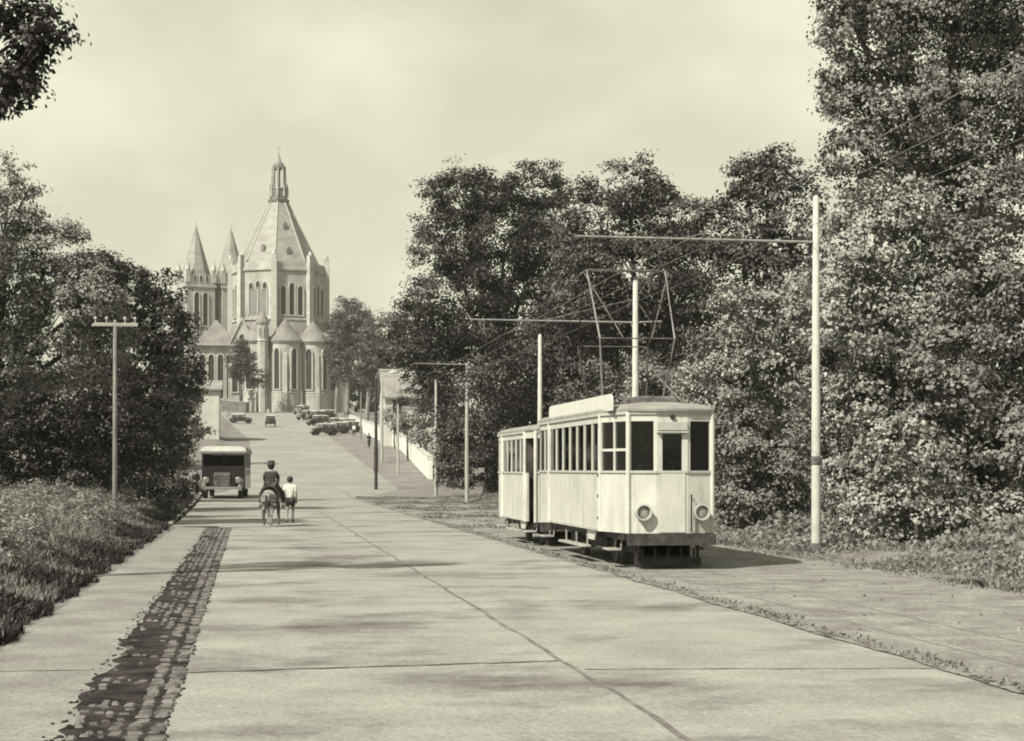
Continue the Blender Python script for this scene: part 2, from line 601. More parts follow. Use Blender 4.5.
# ------------------------------------------------------------------ foliage
def leaf_cloud(cent, nrm, size, g):
    n = len(cent)
    nrm = nrm / (np.linalg.norm(nrm, axis=1, keepdims=True) + 1e-9)
    rnd = g.normal(size=(n, 3))
    t = np.cross(nrm, rnd)
    t /= np.linalg.norm(t, axis=1, keepdims=True) + 1e-9
    s = np.cross(nrm, t)
    L = size * g.uniform(0.65, 1.3, (n, 1))
    Wd = L * g.uniform(0.55, 0.85, (n, 1))
    fold = nrm * L * g.uniform(0.05, 0.22, (n, 1))
    a = cent - t * L * 0.5 - fold * 0.3
    b_ = cent + s * Wd * 0.5 + fold
    c = cent + t * L * 0.5 - fold * 0.6
    d = cent - s * Wd * 0.5 + fold
    co = np.stack([a, b_, c, d], 1).reshape(-1, 3)
    return co


def crown_points(lobes, leaf, lai, g, clump=1.0):
    C, N = [], []
    for (cx, cy, cz, rx, ry, rz) in lobes:
        area = PI * (rx * rz + rx * ry + ry * rz) / 3
        n = int(lai * area / (0.36 * leaf * leaf))
        rc = max(leaf * 2.6, 0.25 * (rx * ry * rz) ** (1 / 3)) * clump
        per = max(8, int(1.3 * (rc / leaf) ** 2 * 2.2))
        nc = max(6, n // per)
        u = g.normal(size=(nc, 3))
        u /= np.linalg.norm(u, axis=1, keepdims=True)
        rad = g.uniform(0.45, 1.0, (nc, 1)) ** 0.5
        ph = g.uniform(0, 6, 3)
        mod = 1 + 0.15 * (np.sin(u[:, :1] * 5 + ph[0]) + np.sin(u[:, 2:] * 6 + ph[1]) + np.sin(u[:, 1:2] * 5 + ph[2]))
        cc = u * rad * mod * np.array([rx, ry, rz]) + np.array([cx, cy, cz])
        # hollows between the boughs
        lam = 2 * PI / max(rc * 3.2, 0.5)
        hol = np.sin(cc[:, 0] * lam + ph[0]) + np.sin(cc[:, 2] * lam * 1.15 + ph[1]) + np.sin(cc[:, 1] * lam * .9 + ph[2]) \
            + 0.8 * np.sin((cc[:, 0] + cc[:, 2]) * lam * .45 + ph[1])
        keep = hol > -0.75 + g.normal(size=nc) * .25
        if keep.sum() >= 4:
            u, cc = u[keep], cc[keep]
            nc = len(cc)
        k = g.integers(int(per * .6), int(per * 1.4) + 1, nc)
        idx = np.repeat(np.arange(nc), k)
        off = g.normal(size=(len(idx), 3)) * rc * 0.5 * g.uniform(0.6, 1.3, (nc, 1))[idx]
        off[:, 2] *= 0.5
        C.append(cc[idx] + off)
        out = u[idx]
        tilt = g.normal(size=(nc, 3)) * 0.30
        N.append(out * 0.6 + np.array([0, 0, 0.5]) + tilt[idx] + g.normal(size=(len(idx), 3)) * 0.27 + off / rc * 0.5)
    return np.concatenate(C), np.concatenate(N)


LEAFK = 0.62


def plant(name, label, cat, Y, lobes_px, leaf, lai=5.0, m='leaf_mid', seed=0, base_px=None, group=None, trunk=None, bark='bark',
          deep=1.0, spread=0.5, clump=1.0, limbs=True, stems=1):
    g = np.random.default_rng(seed)
    leaf = leaf * LEAFK
    L = []
    for (px, py, rx, ry) in lobes_px:
        yy = Y + g.uniform(-spread, spread) * (rx + ry) / 2 / ppm(Y)
        p = at(px, py, yy)
        s = ppm(yy)
        L.append((p.x, p.y, p.z, rx / s, deep * (rx + ry) / 2 / s, ry / s))
    L = np.array(L)
    bx = at(base_px, 400, Y).x if base_px is not None else float(np.average(L[:, 0], weights=L[:, 3] * L[:, 5]))
    bz = H(bx, Y)
    r0 = root(name, (bx, Y, bz), label, cat, group)
    org = np.array([bx, Y, bz])
    Lc = L.copy()
    Lc[:, :3] -= org
    C, N = crown_points(Lc, leaf, lai * 1.15, g, clump)
    ok = C[:, 2] > 0.05
    C, N = C[ok], N[ok]
    co = leaf_cloud(C, N, leaf, g)
    qd = np.arange(len(co)).reshape(-1, 4)
    np_mesh('crown' if cat == 'tree' else 'foliage', co, qd, M[m], r0)
    # trunk and limbs
    top = Lc[:, :3].mean(0)
    top[2] = max(top[2], 0.6)
    hgt = max(Lc[:, 2] + Lc[:, 5])
    tr = trunk or max(0.05, 0.022 * hgt)
    b = MB()
    fork = Vector((top[0] * 0.35, top[1] * 0.35, min(top[2] * 0.55, hgt * 0.4)))
    for st in range(stems):
        jx = g.uniform(-.4, .4, 2) * (st > 0)
        b0 = Vector((jx[0], jx[1], -0.3))
        f2 = fork + Vector((jx[0] * 2, jx[1] * 2, 0))
        b.tube([b0, b0.lerp(f2, 0.15) + Vector((0, 0, 0.05)), b0.lerp(f2, 0.55) + Vector((g.uniform(-.1, .1), g.uniform(-.1, .1), 0)), f2],
               [tr * 1.45, tr * 1.05, tr * 0.9, tr * 0.75], 9)
        for l in Lc:
            if not limbs or (stems > 1 and g.random() < .5):
                continue
            e = Vector(l[:3])
            mid = f2.lerp(e, 0.55) + Vector((g.uniform(-.2, .2), g.uniform(-.2, .2), 0.15)) * min(1, l[3])
            b.tube([f2 - (f2 - b0) * 0.06, mid, e], [tr * 0.5, tr * 0.33, tr * 0.12], 6)
            for _ in range(3):
                d = Vector(g.normal(size=3)).normalized()
                tip = e + Vector((d.x * l[3], d.y * l[4], abs(d.z) * l[5])) * 0.85
                b.tube([mid.lerp(e, .6), tip], [tr * 0.16, tr * 0.04], 5)
    b.build('trunk' if cat == 'tree' else 'stem', M[bark], r0, True)
    return r0


def to_tree(*a, **k):
    return plant('broadleaf_tree', a[0], 'tree', *a[1:], **k)


def to_bush(*a, **k):
    return plant('shrub', a[0], 'shrub', *a[1:], **k)


GT = 'trees along the tram side of the road'
GS = 'shrubs on the tram side bank'
GL = 'trees along the road opposite the tram'
# --- tram side, near to far
to_tree('tallest tree, its silvery crown cut by the frame corner above the thick shrubs', 47,
        [(885, 35, 66, 62), (955, -15, 95, 85), (1015, 95, 85, 85), (842, 0, 34, 45), (860, 150, 40, 45), (930, 165, 60, 45), (905, 105, 72, 42), (985, 190, 62, 60), (850, 82, 34, 32), (930, -110, 110, 80), (1060, 10, 90, 110)],
        0.19, 5.5, 'leaf_mid', 21, base_px=985, group=GT, trunk=0.35)
to_bush('broad pale leaved shrub standing just behind the nearest white pole', 43,
        [(862, 245, 42, 62), (905, 215, 46, 48), (850, 320, 40, 62), (905, 320, 55, 75), (868, 405, 50, 62), (850, 480, 34, 55)],
        0.19, 5.5, 'leaf_lit', 22, group=GS, stems=3)
to_bush('dense tall shrub reaching the edge of the frame under the tallest tree', 42,
        [(975, 270, 52, 62), (1010, 340, 55, 75), (950, 385, 55, 62), (1015, 440, 52, 65), (965, 465, 50, 50)],
        0.19, 5.2, 'leaf_mid', 23, group=GS, stems=3)
to_bush('low big leaved shrub over dark hollows above the sloping grass bank', 39.5,
        [(905, 455, 45, 45), (885, 512, 44, 38), (945, 518, 42, 36), (1002, 522, 40, 34)],
        0.19, 5.0, 'leaf_lit', 24, group=GS, stems=3)
to_bush('feathery pale shrub rising behind the tram front', 54,
        [(755, 325, 52, 50), (725, 375, 42, 55), (785, 370, 36, 70), (800, 300, 26, 40), (700, 420, 30, 50)],
        0.19, 5.2, 'leaf_lit', 25, group=GS, stems=3)
to_bush('darker leafy shrub at ground between the tram and the nearest white pole', 51,
        [(740, 445, 42, 46), (785, 465, 38, 48), (750, 500, 46, 28), (800, 512, 26, 32)],
        0.19, 5.0, 'leaf_mid', 26, group=GS, stems=3)
to_tree('small topped tree between the tallest tree and the broad tree over the tram', 74,
        [(768, 182, 36, 34), (738, 228, 42, 42), (800, 225, 34, 50), (765, 275, 60, 45), (745, 170, 20, 16)], 0.27, 5.0, 'leaf_dark', 27, group=GT)
to_tree('broad round topped tree behind the pantograph of the tram', 92,
        [(628, 188, 42, 30), (600, 225, 48, 42), (668, 222, 42, 40), (640, 275, 75, 55), (590, 300, 46, 55), (690, 290, 45, 60), (650, 350, 80, 60)],
        0.29, 4.8, 'leaf_dark', 28, group=GT)
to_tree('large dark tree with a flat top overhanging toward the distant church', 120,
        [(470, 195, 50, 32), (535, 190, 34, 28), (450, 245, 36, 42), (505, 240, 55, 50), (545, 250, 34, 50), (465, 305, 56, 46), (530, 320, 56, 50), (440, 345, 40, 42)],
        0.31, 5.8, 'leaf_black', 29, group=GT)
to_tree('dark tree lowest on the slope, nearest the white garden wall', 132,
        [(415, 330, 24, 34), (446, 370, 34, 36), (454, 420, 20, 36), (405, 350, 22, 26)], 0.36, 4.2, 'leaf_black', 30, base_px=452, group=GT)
to_tree('spreading mid toned tree behind the trailer car of the tram', 98,
        [(555, 355, 44, 52), (600, 360, 46, 56), (505, 375, 46, 46), (575, 300, 34, 34)], 0.27, 4.8, 'leaf_dark', 31, group=GT)
to_bush('shadowy undergrowth bush behind the tram trailer and its grey poles', 116,
        [(490, 420, 42, 46), (455, 440, 20, 40), (530, 440, 46, 46), (475, 465, 36, 24)], 0.28, 4.8, 'leaf_dark', 32, group=GS, stems=3)
to_bush('bush right behind the motor tram roof and pantograph', 82,
        [(600, 420, 46, 50), (650, 410, 46, 62), (695, 390, 30, 56), (570, 440, 40, 46), (680, 460, 50, 46)], 0.24, 4.8, 'leaf_mid', 33, group=GS, stems=3)
# wood behind, as a darker mass of further trees
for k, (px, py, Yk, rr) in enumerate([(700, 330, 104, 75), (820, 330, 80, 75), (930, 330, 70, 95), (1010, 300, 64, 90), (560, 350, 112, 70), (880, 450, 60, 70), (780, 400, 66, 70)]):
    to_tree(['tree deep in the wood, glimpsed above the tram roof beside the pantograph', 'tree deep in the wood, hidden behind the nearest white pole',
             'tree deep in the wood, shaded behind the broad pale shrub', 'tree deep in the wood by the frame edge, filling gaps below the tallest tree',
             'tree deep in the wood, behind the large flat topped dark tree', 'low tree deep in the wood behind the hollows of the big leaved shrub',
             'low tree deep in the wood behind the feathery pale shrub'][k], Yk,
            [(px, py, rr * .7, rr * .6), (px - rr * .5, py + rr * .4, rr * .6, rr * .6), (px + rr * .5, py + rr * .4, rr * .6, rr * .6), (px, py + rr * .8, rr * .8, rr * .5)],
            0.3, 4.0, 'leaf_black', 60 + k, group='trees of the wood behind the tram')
# --- far, up the hill
to_tree('round headed tree standing close beside the church chancel', 385,
        [(350, 318, 18, 22), (340, 335, 15, 26), (362, 338, 14, 24), (350, 358, 22, 20)], 0.60, 7.0, 'leaf_dark', 41, base_px=347, group='trees up the hill', bark='palebark')
to_tree('loose tree over the parked cars beyond the grey wooden pole', 320,
        [(372, 352, 14, 24), (388, 340, 14, 28), (366, 374, 10, 14)], 0.68, 5.2, 'leaf_far', 42, base_px=366, group='trees up the hill', bark='palebark')
to_tree('slim pale trunked tree next to the end of the church', 350,
        [(334, 352, 9, 22), (342, 370, 10, 16)], 0.68, 5.2, 'leaf_far', 43, base_px=336, group='trees up the hill', bark='palebark', trunk=0.3)
to_tree('small rounded tree standing in front of the church gable', 405,
        [(241, 347, 9, 10), (236, 360, 10, 11), (247, 362, 11, 12), (242, 372, 13, 9)], 0.6, 6.0, 'leaf_dark', 44, base_px=241, group='trees up the hill')
to_bush('little dark bush against the church wall beside the small rounded tree', 408, [(259, 378, 8, 9), (254, 384, 6, 6)], 0.7, 4.5, 'leaf_far', 45, group='trees up the hill')
to_tree('shadowy tree far behind the parked cars, closing the view beyond the church corner', 440,
        [(352, 392, 18, 20), (372, 385, 20, 30), (392, 380, 18, 34), (338, 398, 10, 14)], 0.9, 5.0, 'leaf_far', 59, base_px=372, group='trees up the hill')
for k, (px, Yk) in enumerate([(405, 175), (418, 160), (392, 205)]):
    to_bush(['middle clump of garden shrubs leaning over the white wall', 'garden shrub over the near end of the white wall',
             'garden shrub over the far end of the white wall'][k], Yk, [(px, 428 - 6 * (k == 2) + 10 * (k == 1), 8, 7), (px + 8, 426 + 8 * (k == 1), 9, 9), (px - 2, 416, 6, 8)], 0.4, 4.2, 'leaf_mid', 46 + k,
            group='garden shrubs behind the white wall')
to_tree('dark garden tree partly veiling the white house beside the road', 190, [(430, 392, 13, 20), (437, 412, 10, 18), (404, 402, 7, 12), (416, 386, 11, 8), (420, 408, 7, 9)], 0.4, 4.0, 'leaf_dark', 49, group='trees up the hill')
# --- opposite side
to_tree('tree out of frame whose leafy bough hangs into the sky corner', 30,
        [(10, 14, 46, 26), (47, 33, 20, 16), (28, 50, 26, 16), (12, 82, 24, 28), (26, 74, 14, 14), (-35, 10, 30, 24), (-150, 20, 60, 60), (-30, 70, 20, 20)],
        0.17, 6.5, 'leaf_black', 51, base_px=-190, group=GL, trunk=0.25)
to_tree('pale blossoming tree nearest the frame edge above the tall grass', 61,
        [(8, 205, 34, 44), (50, 258, 42, 44), (5, 290, 46, 60), (90, 300, 34, 44), (45, 340, 52, 52), (112, 335, 22, 38), (5, 365, 40, 40), (-50, 260, 60, 90)],
        0.18, 5.0, 'leaf_pale', 52, base_px=-20, group=GL)
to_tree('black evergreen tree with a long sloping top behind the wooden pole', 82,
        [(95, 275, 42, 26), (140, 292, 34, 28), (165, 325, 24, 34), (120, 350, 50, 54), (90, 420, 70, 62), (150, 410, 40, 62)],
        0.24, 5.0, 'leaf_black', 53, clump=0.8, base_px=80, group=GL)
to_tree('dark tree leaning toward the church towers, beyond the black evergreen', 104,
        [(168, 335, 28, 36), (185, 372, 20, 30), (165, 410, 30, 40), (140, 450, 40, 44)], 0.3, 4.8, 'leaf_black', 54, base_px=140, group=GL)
to_bush('dark thicket filling the shade under the blossoming tree', 70, [(20, 440, 60, 52), (85, 450, 52, 48), (-30, 460, 50, 50), (50, 405, 50, 36), (120, 430, 36, 50)], 0.2, 5.6, 'leaf_black', 55, group=GL, stems=3)  # near-black leaves put the shade under the tree into the colour
to_bush('sunlit small bush in front of the coach side of the dark trees', 106, [(168, 448, 14, 14), (180, 462, 12, 12), (158, 468, 12, 12), (190, 440, 8, 14)], 0.28, 4.0, 'leaf_lit', 56, group=GL, stems=3)  # sunlight on this bush is put into its pale leaf colour
to_bush('low dark bush at the kerb behind the wooden pole foot', 72, [(130, 512, 22, 12), (155, 510, 20, 12), (172, 508, 12, 8)], 0.2, 4.6, 'leaf_mid', 57, group=GL, stems=3)
for k, (px, py, Yk) in enumerate([(160, 498, 84), (176, 494, 94), (188, 489, 103)]):
    to_bush(['dark hedge bush by the kerb, nearest the low dark bush', 'dark hedge bush in the middle of the row along the kerb', 'dark hedge bush at the end of the kerb row next to the coach'][k], Yk,
            [(px, py, 12, 10), (px - 9, py - 4, 12, 14), (px + 5, py + 3, 8, 7)], 0.22, 5.0, 'leaf_black', 90 + k, group='hedge bushes along the kerb', stems=3)
to_tree('tree with sunlit tips before the white cottage, beyond the coach', 165, [(190, 385, 14, 26), (180, 420, 18, 24), (200, 425, 8, 16)], 0.45, 4.0, 'leaf_dark', 58, base_px=185, group=GL)

# ------------------------------------------------------------------ grass (uncountable)
def blades(name, X, Y, h, wd, m, seed, lean=0.5):
    g = np.random.default_rng(seed)
    n = len(X)
    Z = Hn(X, Y)
    b0 = np.stack([X, Y, Z - 0.03], 1)
    an = g.uniform(0, 2 * PI, n)
    side = np.stack([np.cos(an), np.sin(an), np.zeros(n)], 1) * (wd * g.uniform(.6, 1.4, n))[:, None]
    la = g.uniform(0, 2 * PI, n)
    le = g.uniform(0.1, 1, n) * lean
    mid = b0 + np.stack([np.cos(la) * le * h * .35, np.sin(la) * le * h * .35, h * .6], 1)
    tip = b0 + np.stack([np.cos(la) * le * h, np.sin(la) * le * h, h * (1 - .35 * le)], 1)
    co = np.stack([b0 - side * .6, b0 + side * .6, mid + side, tip, mid - side], 1).reshape(-1, 3)
    qd = np.arange(len(co)).reshape(-1, 5)
    return tag(np_mesh(name, co, qd, m, None, 5), kind='stuff')


def clumpy(n, x0, x1, y0, y1, g, edge=None, ypow=1.6):
    t = g.uniform(0, 1, n) ** ypow
    Y = y0 + (y1 - y0) * t
    X = g.uniform(x0, x1, n)
    v = np.sin(X * 2.3 + Y * .7) + np.sin(X * .9 - Y * 1.1 + 2) + np.sin(Y * .45 + 1)
    ok = g.uniform(-2.2, 2.2, n) < v + 0.9
    return X[ok], Y[ok], v[ok]


g = np.random.default_rng(77)
X, Y, v = clumpy(120000, -9, -2.75, 9, 74, g)
h = (0.36 + 0.10 * v) * (0.25 + 0.75 * sstep(-2.9, -5.2, X)) * g.uniform(.6, 1.3, len(X)) + 0.06
o = blades('tall_grass', X, Y, np.maximum(h * 1.2, .06), 0.010, M['grass_pale'], 1, 0.7)
tag(o, 'tall pale seeding grass along the pavement edge', 'grass')
X = g.uniform(-4.2, -2.52, 80000)
Y = 9 + 96 * g.uniform(0, 1, 80000) ** 1.7
v = np.sin(X * 2.3 + Y * .7) + np.sin(Y * 1.3 + 2)
ok = X < -2.66 + .10 * np.sin(Y * 1.9) + .07 * np.sin(Y * 5.3 + 1) - .0085 * np.maximum(0, Y - 66)
X, Y, v = X[ok], Y[ok], v[ok]
o = blades('verge_grass', X, Y, (0.20 + .05 * v) * g.uniform(.5, 1.3, len(X)), 0.013, M['leaf_black'], 2, 0.7)  # black leaf colour paints the shade at the foot of the tall grass
tag(o, 'short grass coloured dark for the shade along the pavement edge', 'grass')
X, Y, v = clumpy(110000, 11.6, 17.5, 20, 112, g)
h = (0.09 + 0.17 * sstep(12.4, 14.6, X)) * (1 + .35 * v) * g.uniform(.5, 1.3, len(X))
o = blades('bank_grass', X, Y, np.maximum(h, .04), 0.022, M['grass_dull'], 3, 0.8)
tag(o, 'weedy grass on the bank below the shrubs', 'grass')
X, Y, v = clumpy(26000, 6.7, 12.5, 52, 116, g, ypow=0.6)
o = blades('track_grass', X, Y, np.maximum((0.06 + .04 * v) * g.uniform(.5, 1.3, len(X)), .02), 0.03, M['grass_dull'], 4, 0.8)
tag(o, 'thin short grass between the rails and the poles', 'grass')
X = np.concatenate([g.uniform(11.2, 12.9, 9000), 6.62 + np.abs(g.normal(size=2500)) * .12])
Y = 12 + 60 * g.uniform(0, 1, len(X)) ** 1.5
v = np.sin(X * 3 + Y * 1.1) + np.sin(Y * 2.3)
ok = v > g.uniform(-.6, 1.6, len(X))
o = blades('bed_grass', X[ok], Y[ok], g.uniform(.03, .13, ok.sum()), 0.014, M['grass_dull'], 8, 0.9)
tag(o, 'scattered tufts along the edge of the tram bed', 'grass')
b = MB()
for _ in range(1500):
    x, y = random.uniform(6.5, 12.6), 11 + 55 * random.random() ** 1.6
    if random.random() < .85:
        x = 6.5 + abs(random.gauss(0, .12))
    q_ = random.uniform(.012, .04)
    b.box(x, y, H(x, y) + .008 + q_ * .3, q_, q_ * random.uniform(.7, 1.4), q_, random.uniform(0, 3))
tag(b.build('bed_gravel', M['dirt']), 'small stones strewn over the tram bed', 'gravel', None, 'stuff')
# weeds: broad leaves at the foot of the shrubs and over the grass opposite
X, Y, v = clumpy(30000, 12.6, 17.0, 22, 100, g)
cz = Hn(X, Y) + g.uniform(0.05, .6, len(X)) * (0.5 + .3 * v) * sstep(12.4, 14, X)
co = leaf_cloud(np.stack([X, Y, cz], 1), g.normal(size=(len(X), 3)) * .6 + np.array([-.3, -.3, .7]), 0.13, g)
tag(np_mesh('bank_weeds', co, np.arange(len(co)).reshape(-1, 4), M['grass_dull']), 'broad leaved weeds among the bank grass', 'weeds', None, 'stuff')
tx = g.uniform(-8.8, -3.9, 620)
ty = 16 + 56 * g.uniform(0, 1, 620) ** 1.4
tl = [(x_, y_, H(x_, y_) + g.uniform(.2, .7) * float(sstep(-3.2, -5.0, x_)), r_, r_, r_ * g.uniform(.7, 1.2)) for x_, y_, r_ in zip(tx, ty, g.uniform(.22, .5, 620))]
C, N = crown_points(tl, 0.075, 2.2, g)
ok = C[:, 2] > Hn(C[:, 0], C[:, 1])
C, N = C[ok], N[ok]
co = leaf_cloud(C, N, 0.075, g)
tag(np_mesh('meadow_weeds', co, np.arange(len(co)).reshape(-1, 4), M['grass_pale']), 'fluffy flowering weeds among the tall pale grass', 'weeds', None, 'stuff')

# ------------------------------------------------------------------ tram cars
def seg_box(mb, p0, p1, s0, s1, z0, z1, d0, d1):
    """box standing along plan segment p0->p1 (outside is on the left hand of travel)"""
    p0, p1 = Vector((*p0, 0)), Vector((*p1, 0))
    t = (p1 - p0).normalized()
    n = Vector((-t.y, t.x, 0))
    mb.prism([(s0, z0), (s1, z0), (s1, z1), (s0, z1)], p0, t, (0, 0, 1), n, d0, d1)


def tram_car(name, label, loc, length, fy, ry, zb, sill, wtop, eave, n_win, motor, hw=1.10, taper=0.29, rtaper=0.0):
    r0 = root(name, loc, label, 'tram', 'cars of the tram train')
    body, trim_ = MB(), MB()
    y1 = length - ry
    fw = hw - taper
    rw = hw - rtaper
    left = [('rear', (-rw, length), (-hw, y1)), ('side', (-hw, y1), (-hw, fy)), ('vest', (-hw, fy), (-fw, .14)), ('corner', (-fw, .14), (-.30, 0))]
    left = [(k, b_, a) for k, a, b_ in left]       # outward to the left of travel
    right = [(k, (-b_[0], b_[1]), (-a[0], a[1])) for k, a, b_ in left]
    segs = left + right + [('front', (.30, 0), (-.30, 0)), ('back', (-rw, length), (rw, length))]
    panes = []
    for k, a, b_ in segs:
        L = (Vector(b_) - Vector(a)).length
        if k == 'vest' and not motor:      # open entrance platform
            seg_box(body, a, b_, 0, L, wtop, eave, -.05, 0)
            seg_box(body, a, b_, L * .78, L, zb, sill, -.05, 0)
            continue
        seg_box(body, a, b_, 0, L, zb, sill, -.05, 0)
        seg_box(body, a, b_, 0, L, wtop, eave, -.05, 0)
        seg_box(trim_, a, b_, 0, L, sill - .015, sill + .03, -.01, .025)
        seg_box(trim_, a, b_, 0, L, eave - .05, eave + .0, .002, .035)
        if k == 'side':
            n = n_win
        elif k in ('vest', 'rear'):
            n = 2
        elif k == 'corner':
            n = 1
        elif k == 'back':
            n = 3
        else:
            n = 1
        pw = .07 if k == 'side' else .055
        for i in range(n + 1):
            c = pw / 2 + (L - pw) * i / n
            w_ = pw * (1.6 if (k == 'side' and i in (0, n)) else 1)
            s0, s1 = max(0, c - w_ / 2), min(L, c + w_ / 2)
            seg_box(body, a, b_, s0, s1, sill, wtop, -.05, .0)
        for i in range(n):
            s0 = pw / 2 + (L - pw) * i / n + pw / 2
            s1 = pw / 2 + (L - pw) * (i + 1) / n - pw / 2
            if k == 'front' and motor:
                continue
            if k == 'rear' and not motor:
                continue
            panes.append((a, b_, s0, s1))
            if k == 'vest' and motor:
                seg_box(body, a, b_, s0, s1, sill + .40, sill + .45, -.04, -.005)
    # corner posts
    for x, y in ((-hw, fy), (hw, fy), (-fw, .14), (fw, .14), (-hw, y1), (hw, y1)):
        body.lathe(x, y, [(.045, zb), (.045, eave)], 8)
    body.build('body_panel', M['cream'], r0)
    for yv in ([y1] + [fy + (y1 - fy) * f for f in (.52,)] + [fy]):
        for sx in (-1, 1):
            trim_.box(sx * (hw + .006), yv, (zb + sill) / 2, .018, .035, sill - zb - .05)
    for sx in (-1, 1):
        trim_.box(sx * (hw + .005), (fy + y1) / 2, zb + .03, .02, y1 - fy - .05, .05)
    trim_.build('moulding', M['trim'], r0)
    for a, b_, s0, s1 in panes:
        w_ = MB()
        seg_box(w_, a, b_, s0 + .002, s1 - .002, sill + .032, wtop - .002, -.034, -.026)
        w_.build('window', M['glass'], r0)
    # roof: shallow arch following the plan
    plan = [(-rw, length), (-hw, y1), (-hw, fy), (-fw, .12), (-.3, -.03), (.3, -.03), (fw, .12), (hw, fy), (hw, y1), (rw, length)]
    rf = MB()
    cx, cy = 0, length / 2
    base = len(rf.v)
    rings = [(1.03, eave + .002), (1.03, eave + .05), (.93, eave + .115), (.72, eave + .17), (.4, eave + .21), (.05, eave + .22)]
    m = len(plan)
    for s_, z in rings:
        ys_ = 1 - (1 - s_) * .35
        for x, y in plan:
            rf.v.append((x * s_, cy + (y - cy) * (ys_ if s_ < 1 else 1.008), z))
    for i in range(len(rings) - 1):
        for j in range(m):
            q2 = (j + 1) % m
            rf.f.append((i * m + j, i * m + q2, (i + 1) * m + q2, (i + 1) * m + j))
    rf.f.append(tuple(range(m)))
    rf.f.append(tuple((len(rings) - 1) * m + j for j in range(m)))
    rf.build('roof', M['roofing'], r0)
    # inside: floor, dark dado lining, bulkheads, benches
    it = MB()
    it.box(0, length / 2, zb + .16, 2 * fw - .14, length - .3, .06)
    for sx in (-1, 1):
        it.box(sx * (hw - .10), (fy + y1) / 2, (zb + sill) / 2, .06, y1 - fy - .1, sill - zb - .05)
        it.box(sx * (hw - .32), (fy + y1) / 2, zb + .5, .36, y1 - fy - .3, .12)
        it.box(sx * (hw - .18), (fy + y1) / 2, zb + .85, .06, y1 - fy - .3, .6)
    for yb in (fy, y1):
        for sx in (-1, 1):
            it.box(sx * .68, yb, (zb + .2 + wtop) / 2, .66, .05, wtop - zb - .25)
        it.box(0, yb, wtop - .12, .74, .05, .3)
    it.build('interior', M['interior'], r0)
    # front door leaf / dash
    d = MB()
    if motor:
        seg_box(d, (.30, 0), (-.30, 0), .05, .55, zb + .02, sill - .02, .0, .018)
        for s0, s1 in ((.0, .11), (.49, .60)):
            seg_box(d, (.30, 0), (-.30, 0), s0, s1, sill, wtop, -.05, .012)
        seg_box(d, (.30, 0), (-.30, 0), .11, .49, wtop - .24, wtop, -.05, .012)
        do = d.build('door', M['cream'], r0)
        p_ = MB()
        seg_box(p_, (.30, 0), (-.30, 0), .112, .488, sill + .032, wtop - .242, -.03, -.022)
        p_.build('window', M['glass'], do)
        # sign box over the door
        sb = MB()
        seg_box(sb, (.30, 0), (-.30, 0), .02, .58, wtop - .17, wtop - .02, .014, .06)
        seg_box(sb, (.30, 0), (-.30, 0), .0, .60, wtop - .22, wtop - .19, .014, .09)
        sb.build('sign_box', M['trim'], r0)
        for x in (-.56, .56):
            hl = MB()
            hl.disc((x, .08, 1.09), (0, -1, 0), [(.12, 0), (.15, .03), (.15, .16), (.155, .19), (.125, .19), (.12, .12)], 22)
            ho = hl.build('headlight', M['trim'], r0, False)
            le = MB()
            le.disc((x, .08, 1.09), (0, -1, 0), [(.118, .10), (.118, .13), (.06, .142), (.005, .147)], 20)
            le.build('lens', M['lens'], ho, True)
        h = MB()
        h.tube([(.36, -.05, .72), (.36, -.06, 1.42)], .016, 8)
        h.tube([(.36, -.0, 1.40), (.36, -.06, 1.40)], .014, 6)
        h.tube([(.36, -.0, .76), (.36, -.06, .76)], .014, 6)
        h.build('grab_rail', M['iron'], r0)
        for sx in (-1, 1):
            for zh in (.95, 1.38, 1.78, 2.72):
                hg = MB()
                hg.box(sx * (hw + .03), fy + .02, zh, .05, .07, .06, 0, .01)
                hg.build('hinge', M['bumper'], r0)
        ct = MB()  # pale stand and column, added for light blobs behind the front windows
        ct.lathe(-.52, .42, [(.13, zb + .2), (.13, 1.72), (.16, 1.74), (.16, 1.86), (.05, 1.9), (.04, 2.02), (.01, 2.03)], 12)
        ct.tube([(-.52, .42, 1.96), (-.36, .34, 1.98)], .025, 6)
        ct.build('glint_controller', M['trim'], r0)
        ct = MB()
        ct.lathe(.1, .34, [(.03, zb + .2), (.03, 2.0), (.06, 2.02), (.01, 2.05)], 8)
        ct.build('glint_brake_column', M['trim'], r0)
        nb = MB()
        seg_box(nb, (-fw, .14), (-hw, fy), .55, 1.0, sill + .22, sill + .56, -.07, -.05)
        nb.build('glint_panel', M['board'], r0)  # pale panel stands in for light reflected in the side window
        sg = MB()
        sg.disc((0, -.0, eave - .10), (0, -1, 0), [(.045, 0), (.05, .05), (.035, .07)], 12)
        sg.build('signal_lamp', M['iron'], r0)
    # underframe
    bp = MB()
    bp.prism([(-.83, -.07), (.83, -.07), (.86, .03), (.8, .2), (-.8, .2), (-.86, .03)], (0, 0, zb - .22), (1, 0, 0), (0, 1, 0), (0, 0, 1), 0, .21)
    bp.build('bumper', M['bumper'], r0)
    bp = MB()
    bp.prism([(-.83, length - .15), (.83, length - .15), (.75, length + .06), (-.75, length + .06)], (0, 0, zb - .2), (1, 0, 0), (0, 1, 0), (0, 0, 1), 0, .19)
    bp.build('bumper', M['bumper'], r0)
    ch = MB()
    for sx in (-1, 1):
        ch.box(sx * .82, length / 2, zb - .07, .10, length - .5, .13)
        ch.box(sx * .62, length / 2, .42, .08, length * .52, .16)
    ch.box(0, length / 2, zb - .05, 1.6, length - .8, .06)
    ch.box(0, length / 2, .44, .9, length - 1.2, .36)  # dark filler box, added to stop light showing under the car
    ch.box(0, .75, .36, 1.0, .3, .42)
